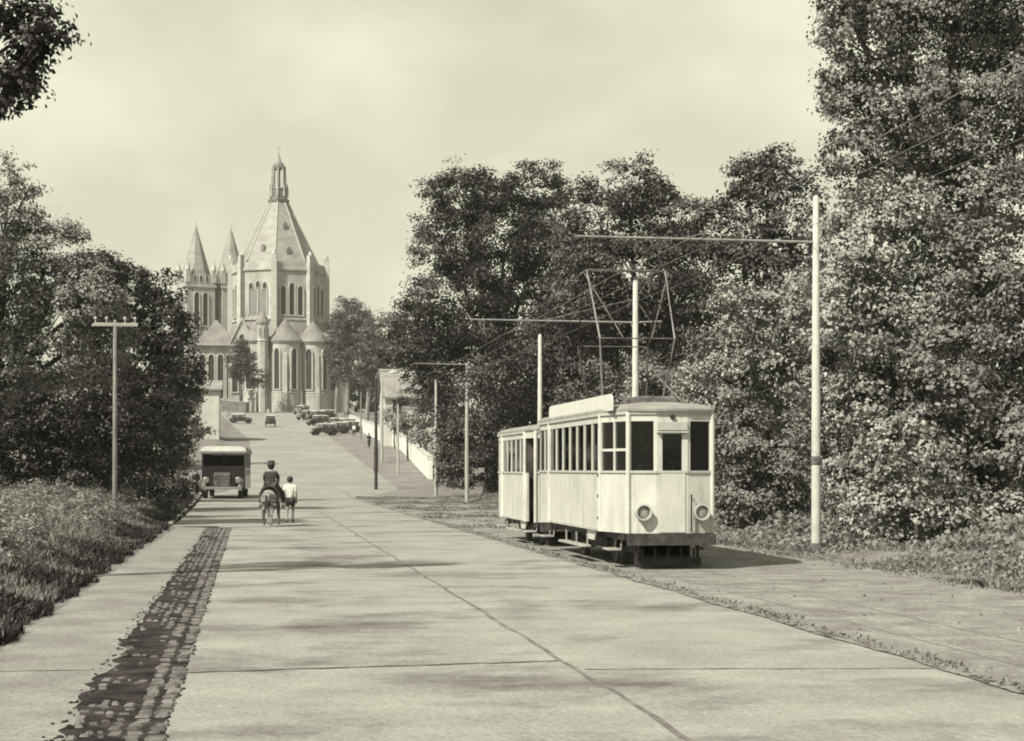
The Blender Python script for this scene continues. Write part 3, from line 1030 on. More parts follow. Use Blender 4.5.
    for yy in (length * .30, length * .70):
        ch.tube([(-.62, yy, .36), (.62, yy, .36)], .06, 8)
        for sx in (-1, 1):
            ch.box(sx * .68, yy, .40, .14, .22, .26, 0, .02)
            for q_ in (-.34, .34):
                ch.tube([(sx * .66, yy + q_, zb - .1), (sx * .66, yy + q_ * .5, .36)], .035, 6)
    for sx in (-1, 1):
        ch.tube([(sx * .7, length * .34, .42), (sx * .7, length * .5, .26), (sx * .7, length * .66, .42)], .03, 6)
    ch.build('truck_frame', M['iron'], r0)
    for yy in (length * .30, length * .70):
        for sx in (-1, 1):
            w_ = MB()
            w_.disc((sx * .50, yy, .36), (sx, 0, 0), [(.39, -.05), (.39, -.02), (.345, -.015), (.34, .05), (.28, .055), (.26, .03), (.1, .03), (.09, .07), (.02, .075)], 28)
            w_.build('wheel', M['dusty'], r0)
    gd = MB()
    for sx in (-1, 1):
        gd.box(sx * .6, .42, .3, .05, .06, .5)
    gd.box(0, .36, .14, 1.3, .05, .14)
    for i in range(5):
        gd.box(-.5 + .25 * i, .33, .27, .04, .05, .26)
    gd.build('lifeguard', M['iron'], r0)
    # footboards
    for sx in (-1, 1):
        fb = MB()
        fb.box(sx * (hw - .03), length / 2, .34, .20, length * .32, .04, 0, .01)
        for yy in (-.14, 0, .14):
            fb.box(sx * (hw - .08), length / 2 + yy * length, .46, .03, .05, .26)
        fb.build('footboard', M['dustyboard'], r0)
        for yy in (fy * .72 + .1, length - ry * .55):
            st = MB()
            xo = hw - taper * .45 if yy < length / 2 else hw
            st.box(sx * (xo - .04), yy, .36, .26, .62, .035, 0, .01)
            for q_ in (-.28, .28):
                st.tube([(sx * (xo - .16), yy + q_, .36), (sx * (xo - .20), yy + q_, zb + .02)], .018, 6)
            st.build('step', M['dustyboard'], r0)
        sd = MB()
        sd.prism([(-.5, 0), (.5, 0), (.32, -.2), (-.32, -.2)], (sx * (hw - .09), length * .30, zb - .004), (0, 1, 0), (0, 0, 1), (sx, 0, 0), 0, .03)
        sd.build('axle_guard', M['cream'], r0)
    if motor:
        # advertising board along one eave, with rounded ends
        rb = MB()
        L0, L1 = .55, 7.7
        ol = [(L0, 0), (L1, 0), (L1, .16)] + [(L1 - .2 + .2 * math.cos(a), .16 + .16 * math.sin(a)) for a in np.linspace(0, PI / 2, 6)[1:]] + \
             [(L0 + .2 - .2 * math.sin(a), .16 + .16 * math.cos(a)) for a in np.linspace(0, PI / 2, 6)]
        rb.prism(ol, (-hw + .04, 0, eave + .03), (0, 1, 0), (0, 0, 1), (1, 0, 0), 0, .05)
        rb.build('roof_board', M['board'], r0)
        rs = MB()
        rs.box(.1, 2.2, eave + .27, .9, 1.5, .16, 0, .04)
        rs.build('resistor_box', M['dusty'], r0)
        # pantograph: two base legs a side, knees, upper frame, collector bow
        yb = 4.3
        z0 = eave + .24
        lo = None
        bs_ = MB()
        for yk in (-.9, .9):
            bs_.tube([(-.62, yb + yk, z0), (.62, yb + yk, z0)], .035, 8)
        for xk in (-.5, .5):
            bs_.tube([(xk, yb - .9, z0), (xk, yb + .9, z0)], .03, 8)
        lo = bs_.build('pantograph', M['iron'], r0)
        for sx in (-1, 1):
            pg = MB()
            pg.tube([(sx * .62, yb - .75, z0), (sx * .78, yb - 1.25, z0 + 1.35), (sx * .84, yb - .12, z0 + 2.85)], [.026, .02, .015], 6)
            pg.build('side_frame', M['armiron'], lo)
            pg = MB()
            pg.tube([(sx * .62, yb + .75, z0), (sx * .78, yb + 1.25, z0 + 1.35), (sx * .84, yb + .12, z0 + 2.85)], [.026, .02, .015], 6)
            pg.build('side_frame', M['iron'], lo)
        for yk, zk in ((yb - 1.25, z0 + 1.35), (yb + 1.25, z0 + 1.35)):
            cb = MB()
            cb.tube([(-.78, yk, zk), (.78, yk, zk)], .014, 6)
            cb.build('cross_tube', M['dusty'], lo)
        for yk in (-.12, .12):
            cb = MB()
            cb.tube([(-1.0, yb + yk, z0 + 2.74), (-.84, yb + yk, z0 + 2.87), (.84, yb + yk, z0 + 2.87), (1.0, yb + yk, z0 + 2.74)], .016, 6)
            cb.build('collector_bow', M['dusty'], lo)
        db = MB()
        db.tube([(-.9, yb - .12, z0 + 2.8), (-.3, yb - 1.25, z0 + 1.37)], .014, 6)
        db.tube([(.9, yb - .12, z0 + 2.8), (.3, yb - 1.25, z0 + 1.37)], .014, 6)
        db.build('diagonal_brace', M['dusty'], lo)
        rl = MB()
        rl.tube([(.35, .25, eave + .1), (.42, 3.2, eave + .85)], .02, 6)
        rl.build('trolley_rope', M['dusty'], r0)
    return r0


TX = 7.84
tram_car('motor_tram', 'cream motor tram with roof board, pantograph and two round headlamps', (TX, 33, .0), 8.8, 1.4, 1.4, .69, 1.84, 2.80, 2.98, 7, True)
tram_car('tram_trailer', 'smaller cream trailer car coupled behind the motor tram', (TX, 43.2, .0), 5.9, 1.1, .8, .60, 1.80, 2.66, 2.84, 5, False, 1.07, 0.12)

# ------------------------------------------------------------------ poles and wires
def trolley_pole(label, px, Y, ytop, arm_y=None, arm_x=None, m='polewhite', band=False, second=None, r_=0.11, label_cat='pole', group='tram poles along the track'):
    p = at(px, ytop, Y)
    z0 = H(p.x, Y)
    h = p.z - z0
    r0 = root('tram_pole', (p.x, Y, z0), label, label_cat, group)
    b = MB()
    b.lathe(0, 0, [(r_ * 1.15, -.3), (r_ * 1.15, -.25), (r_ * 1.15, .0), (r_ * 1.1, h * .35), (r_ * .72, h - .06), (r_ * .3, h)], 12)
    b.build('post', M[m], r0, True)
    if band:
        c = MB()
        c.lathe(0, 0, [(r_ * 1.13, h * .245), (r_ * 1.3, h * .25), (r_ * 1.3, h * .265), (r_ * 1.13, h * .27)], 12)
        c.build('band', M['dusty'], r0)
        c = MB()
        c.lathe(0, 0, [(r_ * 1.7, -.2), (r_ * 1.7, .12), (r_ * 1.3, .22)], 12)
        c.build('foot_collar', M['dusty'], r0)
    for ay in ([arm_y] if arm_y else []) + ([second[0]] if second else []):
        ax = arm_x if ay == arm_y else second[1]
        e = at(ax, ay, Y)
        za = e.z - z0
        ex = e.x - p.x
        a = MB()
        a.tube([(.14, 0, za - .02), (ex, 0, za + .02)], [.035, .025], 8)
        ao = a.build('cross_arm', M['armiron'], r0)
        q_ = MB()
        q_.tube([(0, 0, min(h - .05, za + .75)), (ex * .55, 0, za + .03)], .011, 5)
        q_.build('stay_wire', M['wire'], ao)
        for f in (.62, .93):
            i_ = MB()
            i_.lathe(ex * f, 0, [(.02, za - .26), (.055, za - .2), (.04, za - .12), (.055, za - .05), (.02, za)], 8)
            i_.build('insulator', M['iron'], ao)
    return r0


trolley_pole('tallest white pole at the shrub edge carrying the longest arm over the track', 816, 39.3, 195, 237, 575, 'polewhite', True, None, .095)
trolley_pole('white pole rising from behind the motor tram roof', 635.5, 57, 280, 320, 470, 'polewhite', False, (322, 662), .115)
trolley_pole('white pole directly above the tram trailer roof', 540, 80, 334, None, None, 'polewhite', False, None, .11)
trolley_pole('full length pole just before the trailer, with its arm at the very top', 467, 101, 363, 363.8, 413, 'polegrey', False, None, .11)
trolley_pole('short grey pole at the corner of the white wall', 436, 118, 378, None, None, 'polegrey', False, None, .11)
trolley_pole('thin pale pole standing in front of the white wall', 398, 150, 404, None, None, 'polegrey', False, None, .09)
trolley_pole('thin pale pole hidden against the tall dark lamp post', 382, 172, 378, None, None, 'polegrey', False, None, .12)
for k, (px, Yp, yt) in enumerate([(361, 235, 392), (344, 330, 386)]):
    trolley_pole(['slim dark pole beside the lower group of parked cars', 'slim pole behind the upper group of parked cars'][k], px, Yp, yt, None, None, 'polewood', False, None, .1)

# telegraph pole opposite
p = at(115, 320, 56)
z0 = H(p.x, 56)
tp = root('telegraph_pole', (p.x, 56, z0), 'weathered wooden pole with a short T crossbar rising from the tall grass', 'pole')
b = MB()
hh = p.z - z0
b.lathe(0, 0, [(.085, -.3), (.085, -.2), (.08, 0), (.07, hh * .5), (.05, hh)], 12)
b.build('post', M['polewood'], tp, True)
b = MB()
b.box(.02, 0, hh - .14, 1.34, .09, .10, 0, .015)
ao = b.build('crossbar', M['polegrey'], tp)
for x in (-.58, -.25, .3, .6):
    i_ = MB()
    i_.lathe(x, 0, [(.015, hh - .085), (.02, hh), (.045, hh + .02), (.045, hh + .07), (.02, hh + .1)], 8)
    i_.build('insulator', M['trim'], ao)

# dark lamp post on the slope
p = at(376, 378, 129)
z0 = H(p.x, 129)
lp = root('lamp_post', (p.x, 129, z0), 'tall dark post with a hooked lamp bracket where the road starts to climb', 'lamp post')
hh = p.z - z0
b = MB()
b.lathe(0, 0, [(.13, -.2), (.12, 1.3), (.15, 1.35), (.15, 3.0), (.12, 3.1), (.09, hh)], 10)
b.build('post', M['cloth_dark'], lp)
b = MB()
b.tube([(0, 0, hh - .4)] + [(.45 - .45 * math.cos(a), 0, hh - .1 + .62 * math.sin(a)) for a in np.linspace(.1, 1.5, 6)] + [(1.2, 0, hh + .5)], .055, 8)
bk = b.build('bracket', M['armiron'], lp)
b = MB()
b.lathe(1.2, 0, [(.1, hh + .55), (.3, hh + .42), (.32, hh + .34), (.05, hh + .30)], 12)
b.build('lamp_shade', M['trim'], bk)

# overhead wires, sagging between the poles
def wire(label, pts, r_=.009, cat='wire'):
    b = MB()
    P = []
    for a, c in zip(pts, pts[1:]):
        a, c = Vector(a), Vector(c)
        for k in range(8):
            t = k / 8
            q_ = a.lerp(c, t)
            q_.z -= .07 * 4 * t * (1 - t) * (a - c).length / 20
            P.append(q_)
    P.append(Vector(pts[-1]))
    b.tube(P, r_, 5)
    tag(b.build('overhead_wire', M['wire'], None, True), label, cat, 'overhead wires of the tram line')


wire('contact wire hanging highest across the big tree, running over the pantograph', [(7.9, y, 6.15 + (.045 * (y - 122) if y > 122 else 0)) for y in (-2, 18, 39.3, 57, 80, 101, 118, 129)], .007)
wire('second wire sagging just under the contact wire from the longest pole arm', [(9.35, y, 6.55 + (.045 * (y - 122) if y > 122 else 0)) for y in (-2, 18, 39.3, 57, 80, 101, 118, 129)], .006)
wire('lowest wire stretched from pole head to pole head', [(12.3, y, 7.3) for y in (-2, 18, 39.3, 57, 80, 101)], .006)

# ------------------------------------------------------------------ church
CX, CY, CZ = 6.75, 432.0, 15.6
ch = root('church', (CX, CY, CZ), 'pale stone basilica with an octagonal slate dome, lantern and twin spired towers', 'church')


def dirv(a):
    return Vector((math.sin(a), -math.cos(a), 0))


def arch(w, z0, z1, k=7):
    """pointed lancet outline centred on 0"""
    zs = z1 - w * .95
    out = [(-w / 2, z0), (w / 2, z0), (w / 2, zs)]
    for i in range(1, k):
        t = i / k
        out.append((w / 2 * math.cos(t * PI / 2) ** .8, zs + (z1 - zs) * math.sin(t * PI / 2)))
    out.append((0, z1))
    for i in range(k - 1, 0, -1):
        t = i / k
        out.append((-w / 2 * math.cos(t * PI / 2) ** .8, zs + (z1 - zs) * math.sin(t * PI / 2)))
    out.append((-w / 2, zs))
    return out


def lancet(parent, o, n, w, z0, z1, fr=.22, proud=.22, name='window', m='pane'):
    n = Vector(n).normalized()
    t = Vector((-n.y, n.x, 0))
    b = MB()
    b.prism(arch(w, z0, z1), o, t, (0, 0, 1), n, -.1, .06)
    wo = b.build(name, M[m], parent)
    f = MB()
    zc = (z0 + z1) / 2
    inner = arch(w, z0, z1)
    sx, sz = (w + 2 * fr) / w, (z1 - z0 + 2 * fr) / (z1 - z0)
    outer = [(a * sx, zc + (c - zc) * sz) for a, c in inner]
    f.ring(inner, outer, o, t, (0, 0, 1), n, -.1, proud)
    f.build('frame', M['stone_trim'], wo)
    return wo


A0 = R(-6.2)
RD = 11.0


def octa(r_, z, a0=A0):
    return [Vector((math.sin(a0 + k * PI / 4) * r_, -math.cos(a0 + k * PI / 4) * r_, z)) for k in range(8)]


# ambulatory ring and its lean-to roof
b = MB()
b.lathe(0, 0, [(13.6, -1), (13.6, 3.7), (13.2, 3.95), (13.2, 15.2), (13.7, 15.35), (13.7, 15.7)], 16, A0)
b.build('ambulatory_wall', M['stone'], ch)
b = MB()
b.lathe(0, 0, [(13.9, 15.72), (13.9, 15.9), (11.0, 20.5)], 16, A0)
b.build('ambulatory_roof', M['slate_dark'], ch)
# drum
b = MB()
b.lathe(0, 0, [(RD, 16), (RD, 20.9), (RD + .35, 21.0), (RD + .35, 21.4), (RD, 21.6), (RD, 32.2), (RD + .45, 32.6), (RD + .45, 33.1), (RD + .1, 33.2), (RD + .1, 34.6), (RD - .5, 34.62), (RD - .5, 33.4)], 8, A0)
drum = b.build('drum', M['stone'], ch)
fw_ = 2 * RD * math.sin(PI / 8)
ap = RD * math.cos(PI / 8)
for k in range(8):
    a = A0 + PI / 8 + k * PI / 4
    n = dirv(a)
    t = Vector((-n.y, n.x, 0))
    if math.cos(a) < -.3:
        continue
    cen = n * ap
    if k == 7:
        pn = MB()
        pn.prism([(-2.4, 22.3), (2.4, 22.3), (2.4, 28.1), (-2.4, 28.1)], cen, t, (0, 0, 1), n, -.1, .05)
        pn.build('blind_panel', M['blind'], drum)
        for s in (-1.8, 0, 1.8):
            lancet(drum, cen + t * s, n, 1.0, 28.2 + (.35 if s == 0 else 0), 29.7 + (.35 if s == 0 else 0), .12, .2)
            pb = MB()
            pb.prism([(s * 1.333 - .12, 22.3), (s * 1.333 + .12, 22.3), (s * 1.333 + .12, 28.1), (s * 1.333 - .12, 28.1)], cen, t, (0, 0, 1), n, .05, .25)
            pb.build('panel_rib', M['stone_trim'], drum)
    else:
        for s, hz in ((-2.05, 28.9), (0, 29.6), (2.05, 28.9)):
            lancet(drum, cen + t * s, n, 1.25, 22.2, hz, .3, .35)
for k in range(8):
    v_ = octa(RD, 0)[k]
    b = MB()
    ang = math.atan2(v_.y, v_.x)
    b.box(v_.x * 1.03, v_.y * 1.03, 25.3, 1.4, 1.3, 18.4, ang)
    b.box(v_.x * 1.03, v_.y * 1.03, 35.3, 1.1, 1.0, 1.8, ang)
    b.lathe(v_.x * 1.03, v_.y * 1.03, [(.6, 36.1), (.65, 36.3), (.1, 37.2)], 4, ang)
    b.build('buttress', M['stone_trim'], ch)
# dome roof with hips, dormers, lantern, spire
b = MB()
b.lathe(0, 0, [(9.9, 34.3), (9.6, 34.8), (2.15, 49.8)], 8, A0)
dome = b.build('dome_roof', M['slate'], ch)
for k in range(8):
    p0, p1 = octa(9.62, 34.9)[k], octa(2.2, 49.8)[k]
    h = MB()
    h.tube([p0, p1], .16, 6)
    h.build('hip', M['stone_trim'], dome)
for a, f in ((A0 - PI / 8, .18), (A0 + PI / 8, .55), (A0 + PI / 8, .14)):
    rr = (9.6 + (2.15 - 9.6) * f) * math.cos(PI / 8)
    zz = 34.8 + 15 * f
    n = dirv(a)
    t = Vector((-n.y, n.x, 0))
    d = MB()
    d.prism([(-.5, -.2), (.5, -.2), (.5, .9), (0, 1.5), (-.5, .9)], n * (rr - 1.2) + Vector((0, 0, zz)), t, (0, 0, 1), n, 0, 1.5)
    d.build('dormer', M['lead'], dome)
b = MB()
b.lathe(0, 0, [(2.5, 49.7), (2.6, 50.3), (2.1, 50.5), (2.0, 52.6), (2.2, 52.8), (2.0, 53.1)], 8, A0)
lant = b.build('lantern', M['lead'], ch)
for k in range(8):
    v_ = octa(1.75, 0)[k]
    c = MB()
    c.tube([(v_.x, v_.y, 50.8), (v_.x * .86, v_.y * .86, 58.2)], [.30, .22], 6)
    c.lathe(v_.x * 1.18, v_.y * 1.18, [(.3, 51), (.3, 52.8), (.02, 54.2)], 4)
    c.build('lantern_column', M['stone'], lant)
b = MB()
b.lathe(0, 0, [(.45, 50.9), (.4, 57.6)], 8, A0)
b.lathe(0, 0, [(1.7, 57.6), (1.75, 58.1), (1.4, 58.4), (1.2, 58.9)], 8, A0)
b.build('lantern_core', M['lead'], lant)
b = MB()
b.lathe(0, 0, [(1.25, 58.7), (.75, 59.4), (.4, 60.3), (.08, 61.6)], 8, A0)
b.tube([(0, 0, 61.4), (0, 0, 63.2)], .07, 6)
b.tube([(-.4, 0, 62.6), (.4, 0, 62.6)], .07, 6)
b.build('spire', M['slate'], ch)


def chapel(x, y, r_, zt, a_list):
    b = MB()
    b.lathe(x, y, [(r_ + .25, -1), (r_ + .25, 3.6), (r_ + .35, 3.8), (r_, 4.1), (r_, 15.0), (r_ + .3, 15.2), (r_ + .3, 15.6)], 24)
    w_ = b.build('chapel', M['stone'], ch)
    c = MB()
    c.lathe(x, y, [(r_ + .55, 15.55), (r_ + .5, 15.75), (r_ * .55, 18.4), (.12, zt)], 20)
    c.tube([(x, y, zt - .3), (x, y, zt + 1.0)], .09, 6)
    c.build('chapel_roof', M['slate_dark'], w_)
    for a in a_list:
        n = dirv(a)
        lancet(w_, Vector((x, y, 0)) + n * (r_ - .06), n, 1.35, 4.6, 13.9, .28, .3)
    for a in [q + R(32) for q in a_list] + [a_list[0] - R(32)]:
        d = dirv(a)
        bt = MB()
        bt.prism([(0, -1), (.7, -1), (.7, 3.8), (.4, 5), (.4, 10), (.2, 12.5), (0, 13)], Vector((x, y, 0)) + d * (r_ - .05), d, (0, 0, 1), Vector((-d.y, d.x, 0)), -.32, .32)
        bt.build('chapel_buttress', M['stone_trim'], w_)


chapel(1.3, -14.2, 3.6, 21.0, [R(-32), R(32), R(96)])
chapel(7.7, -12.2, 3.5, 20.6, [R(-17), R(47), R(111)])
chapel(-5.2, -13.3, 3.3, 20.4, [R(-32), R(32)])
chapel(12.2, -7.6, 3.2, 20.2, [R(5), R(69)])


def gabled(x, y, w, d, ez, rz, name, win):
    """small gabled wing facing the road"""
    b = MB()
    b.prism([(-w / 2, -1), (w / 2, -1), (w / 2, ez), (0, rz), (-w / 2, ez)], (x, y, 0), (1, 0, 0), (0, 0, 1), (0, -1, 0), -d, 0)
    g_ = b.build(name, M['stone'], ch)
    for s in (-1, 1):
        c = MB()
        c.prism([(0, 0), (s * (w / 2 + .5), ez - rz - .5), (s * (w / 2 + .5), ez - rz - .05), (0, .45)], (x, y, rz), (1, 0, 0), (0, 0, 1), (0, -1, 0), -d, -.3)
        c.build('roof_slope', M['slate_dark'], g_)
        c = MB()
        c.prism([(0, .5), (s * (w / 2 + .3), ez - rz - .1), (s * (w / 2 + .3), ez - rz - .9), (0, -.35)], (x, y, rz), (1, 0, 0), (0, 0, 1), (0, -1, 0), -.25, .3)
        c.build('gable_coping', M['stone_trim'], g_)
    for wx, z0_, z1_, ww in win:
        lancet(g_, Vector((x + wx, y, 0)), (0, -1, 0), ww, z0_, z1_, .25, .3)


gabled(-8.6, -13.6, 6.2, 10, 14.6, 20.9, 'gabled_chapel', [(0, 13.6, 17.2, 1.3), (-1.6, 4, 12, 1.2), (1.6, 4, 12, 1.2)])
# stair turret
b = MB()
b.lathe(-3.9, -16.3, [(1.35, -1), (1.35, 15.4), (1.55, 15.6), (1.35, 15.9), (1.35, 19.2), (1.6, 19.5), (1.55, 19.8)], 8, R(22))
tu = b.build('stair_turret', M['stone'], ch)
b = MB()
b.lathe(-3.9, -16.3, [(1.65, 19.75), (1.1, 21.0), (.1, 22.6)], 12)
b.build('turret_cap', M['slate_dark'], tu)
for a in (R(-22), R(22), R(67)):
    n = dirv(a)
    lancet(tu, Vector((-3.9, -16.3, 0)) + n * 1.27, n, .45, 16.4, 18.6, .1, .12)
# side pavilion with a pyramid roof
b = MB()
b.box(-14.5, -9, 6.6, 9.2, 8, 15.2)
b.box(-14.5, -9, 14.3, 9.8, 8.6, .6)
pv = b.build('pavilion', M['stone'], ch)
b = MB()
b.lathe(-14.5, -9, [(7.3, 14.6), (6.9, 14.9), (.15, 20.9)], 4, R(45))
b.build('pavilion_roof', M['slate_dark'], pv)
for x in (-3.1, -1.05, 1.05, 3.1):
    lancet(pv, Vector((-14.5 + x, -13, 0)), (0, -1, 0), 1.3, 2.5, 12.6, .3, .4)
# nave and roof back to the towers
ax = Vector((-.36, .933, 0))
px_ = Vector((.933, .36, 0))
b = MB()
b.prism([(-6.5, -1), (6.5, -1), (6.5, 14), (0, 21), (-6.5, 14)], (0, 0, 0), px_, (0, 0, 1), ax, 6, 44)
b.build('nave', M['slate_dark'], ch)
for k, s in enumerate((-1, 1)):
    o = ax * 44 + px_ * (s * 4.75 - .3)
    ang = math.atan2(px_.y, px_.x)
    b = MB()
    b.box(o.x, o.y, 17.5, 7.6, 7.6, 37, ang)
    b.box(o.x, o.y, 20.5, 8.0, 8.0, .6, ang)
    b.box(o.x, o.y, 33.2, 8.2, 8.2, .7, ang)
    tw = b.build('tower', M['stone'], ch)
    c = MB()
    c.lathe(o.x, o.y, [(3.9, 36.0), (3.75, 36.4), (.12, 49.0)], 8, A0)
    c.tube([(o.x, o.y, 48.7), (o.x, o.y, 50.2)], .09, 6)
    c.build('spire', M['slate'], tw)
    for u_ in (-1, 1):
        for w_ in (-1, 1):
            q_ = o + px_ * u_ * 3.5 + ax * w_ * 3.5
            c = MB()
            c.box(q_.x, q_.y, 35.7, 1.2, 1.2, 3.2, ang)
            c.lathe(q_.x, q_.y, [(.85, 37.25), (.08, 39.9)], 4, ang)
            c.build('pinnacle', M['stone_trim'], tw)
    for n in (-ax, px_, -px_):
        t = Vector((-n.y, n.x, 0))
        for s_ in (-1.15, 1.15):
            lancet(tw, o + n * 3.8 + t * s_, n, 1.3, 23, 31.5, .25, .3, 'belfry_window')
        for s_ in (-1.6, 0, 1.6):
            lancet(tw, o + n * 3.8 + t * s_, n, .6, 34.2, 35.9, .12, .15, 'belfry_window')

# low forecourt wall, gate pier, tall pole before the church
def lowwall(name, label, cat, pts, h, th, m, cap=True):
    r0 = root(name, (pts[0][0], pts[0][1], H(*pts[0])), label, cat)
    b, c = MB(), MB()
    ox, oy, oz = pts[0][0], pts[0][1], H(*pts[0])
    for a, d in zip(pts, pts[1:]):
        n = max(1, int((Vector(d) - Vector(a)).length / 4))
        for i in range(n):
            p0 = Vector(a).lerp(Vector(d), i / n)
            p1 = Vector(a).lerp(Vector(d), (i + 1) / n)
            t = (p1 - p0).normalized()
            nn = Vector((-t.y, t.x)) * th / 2
            za, zb_ = H(*p0) - oz, H(*p1) - oz
            def pt(p, k, z):
                return (p.x + nn.x * k - ox, p.y + nn.y * k - oy, z)
            b.add([pt(p0, -1, za - .4), pt(p0, 1, za - .4), pt(p1, 1, zb_ - .4), pt(p1, -1, zb_ - .4),
                   pt(p0, -1, za + h), pt(p0, 1, za + h), pt(p1, 1, zb_ + h), pt(p1, -1, zb_ + h)],
                  [(0, 1, 2, 3), (4, 7, 6, 5), (0, 4, 5, 1), (1, 5, 6, 2), (2, 6, 7, 3), (3, 7, 4, 0)])
            c.add([pt(p0, -1.3, za + h + .003), pt(p0, 1.3, za + h + .003), pt(p1, 1.3, zb_ + h + .003), pt(p1, -1.3, zb_ + h + .003),
                   pt(p0, -1.1, za + h + .12), pt(p0, 1.1, za + h + .12), pt(p1, 1.1, zb_ + h + .12), pt(p1, -1.1, zb_ + h + .12)],
                  [(0, 1, 2, 3), (4, 7, 6, 5), (0, 4, 5, 1), (1, 5, 6, 2), (2, 6, 7, 3), (3, 7, 4, 0)])
    b.build('wall_face', M[m], r0)
    if cap:
        c.build('coping', M['stone_trim'], r0)
    return r0


lowwall('garden_wall', 'long whitewashed garden wall climbing beside the road below the shrubs', 'wall', [(14.25, 143), (16.8, 200), (16.5, 250), (16.5, 300)], 1.75, .35, 'white_wall')
lowwall('forecourt_wall', 'low brownish wall before the church beside the small rounded tree', 'wall', [(-6.2, 398), (-.9, 398), (-.4, 402)], 2.4, .5, 'path')
gp = root('gate_pier', (.3, 408, H(.3, 408)), 'white stone gate pier with a ball top near the church bush', 'gate pier')
b = MB()
b.box(0, 0, 1.4, 1.5, 1.5, 3.4, 0, .08)
b.box(0, 0, 3.2, 1.9, 1.9, .25)
b.build('pier_shaft', M['stone_trim'], gp)
b = MB()
b.lathe(0, 0, [(.3, 3.3), (.35, 3.6), (.7, 4.1), (.6, 4.7), (.1, 5.1)], 14)
b.build('ball', M['stone_trim'], gp, True)
p = at(268.5, 358, 408)
z0 = H(p.x, 408)
fp = root('flag_pole', (p.x, 408, z0), 'thin tall pole in front of the church turret', 'pole')
b = MB()
b.lathe(0, 0, [(.2, -.2), (.16, 5), (.1, p.z - z0)], 8)
b.build('post', M['polewood'], fp)
b = MB()
b.lathe(0, 0, [(.4, -.2), (.4, .5), (.25, .8)], 8)
b.build('plinth', M['stone'], fp)


# ------------------------------------------------------------------ houses
def house(label, x, y, w, d, hz, rz_, ridge_x, wins, m='house_wall', chim=None):
    z0 = min(H(x - w / 2, y), H(x + w / 2, y + d)) - .3
    r0 = root('house', (x, y, z0), label, 'house')
    b = MB()
    if ridge_x:      # ridge runs across: eaves face the road
        b.prism([(0, 0), (d, 0), (d, hz), (d / 2, rz_), (0, hz)], (0, 0, 0), (0, 1, 0), (0, 0, 1), (1, 0, 0), -w / 2, w / 2)
    else:
        b.prism([(-w / 2, 0), (w / 2, 0), (w / 2, hz), (0, rz_), (-w / 2, hz)], (0, 0, 0), (1, 0, 0), (0, 0, 1), (0, 1, 0), 0, d)
    wl = b.build('wall', M[m], r0)
    b = MB()
    if ridge_x:
        for s, q0, q1 in ((1, -.45, d / 2), (-1, d + .45, d / 2)):
            sl = (rz_ - hz) / (d / 2)
            ze = hz - .45 * sl
            b.prism([(q0, ze + .02), (q1, rz_ + .02), (q1, rz_ + .24), (q0, ze + .24)], (0, 0, 0), (0, 1, 0), (0, 0, 1), (1, 0, 0), -w / 2 - .4, w / 2 + .4)
    else:
        for s in (-1, 1):
            sl = (rz_ - hz) / (w / 2)
            b.prism([(s * (w / 2 + .4), hz - .4 * sl + .02), (0, rz_ + .02), (0, rz_ + .24), (s * (w / 2 + .4), hz - .4 * sl + .24)], (0, 0, 0), (1, 0, 0), (0, 0, 1), (0, 1, 0), -.4, d + .4)
    rf = b.build('roof', M['rooftile'], r0)
    if chim:
        b = MB()
        b.box(chim, d / 2, rz_ + .5, .8, .8, 2.0)
        b.box(chim, d / 2, rz_ + 1.55, 1.0, 1.0, .2)
        b.build('chimney', M['stone'], rf)
    for wx, wz, ww, wh in wins:
        b = MB()
        b.prism([(-ww / 2, 0), (ww / 2, 0), (ww / 2, wh), (-ww / 2, wh)], (wx, 0, wz), (1, 0, 0), (0, 0, 1), (0, -1, 0), -.1, .02)
        wo = b.build('window', M['darkglass'], r0)
        i_ = [(-ww / 2, 0), (ww / 2, 0), (ww / 2, wh), (-ww / 2, wh)]
        o_ = [(-ww / 2 - .12, -.12), (ww / 2 + .12, -.12), (ww / 2 + .12, wh + .12), (-ww / 2 - .12, wh + .12)]
        b = MB()
        b.ring(i_, o_, (wx, 0, wz), (1, 0, 0), (0, 0, 1), (0, -1, 0), -.1, .08)
        b.box(wx, -.05, wz + wh / 2, .06, .05, wh)
        b.build('frame', M['stone_trim'], wo)
    return r0


house('narrow white cottage end wall squeezed between the dark trees and the road', -5.6, 226, 3.6, 9, 6.3, 7.4, True, [(-1.0, 1.0, .8, 1.5), (-1.0, 3.8, .8, 1.4)], chim=-1.2)
house('white house with stepped roofs half hidden behind the garden shrubs', 20.0, 212, 8.5, 9, 6.2, 9.4, True, [(-2.8, 1.2, 1.1, 1.7), (0, 1.2, 1.1, 1.7), (-2.8, 4.2, 1.1, 1.5), (0, 4.2, 1.1, 1.5), (2.8, 4.2, 1.1, 1.5)], chim=2.4)
house('pale low house glimpsed under the dark trees near the coach', -10.2, 150, 6, 8, 4.2, 6.6, True, [(-1.5, 1.2, 1.0, 1.6), (1.4, 1.2, 1.0, 1.6)])


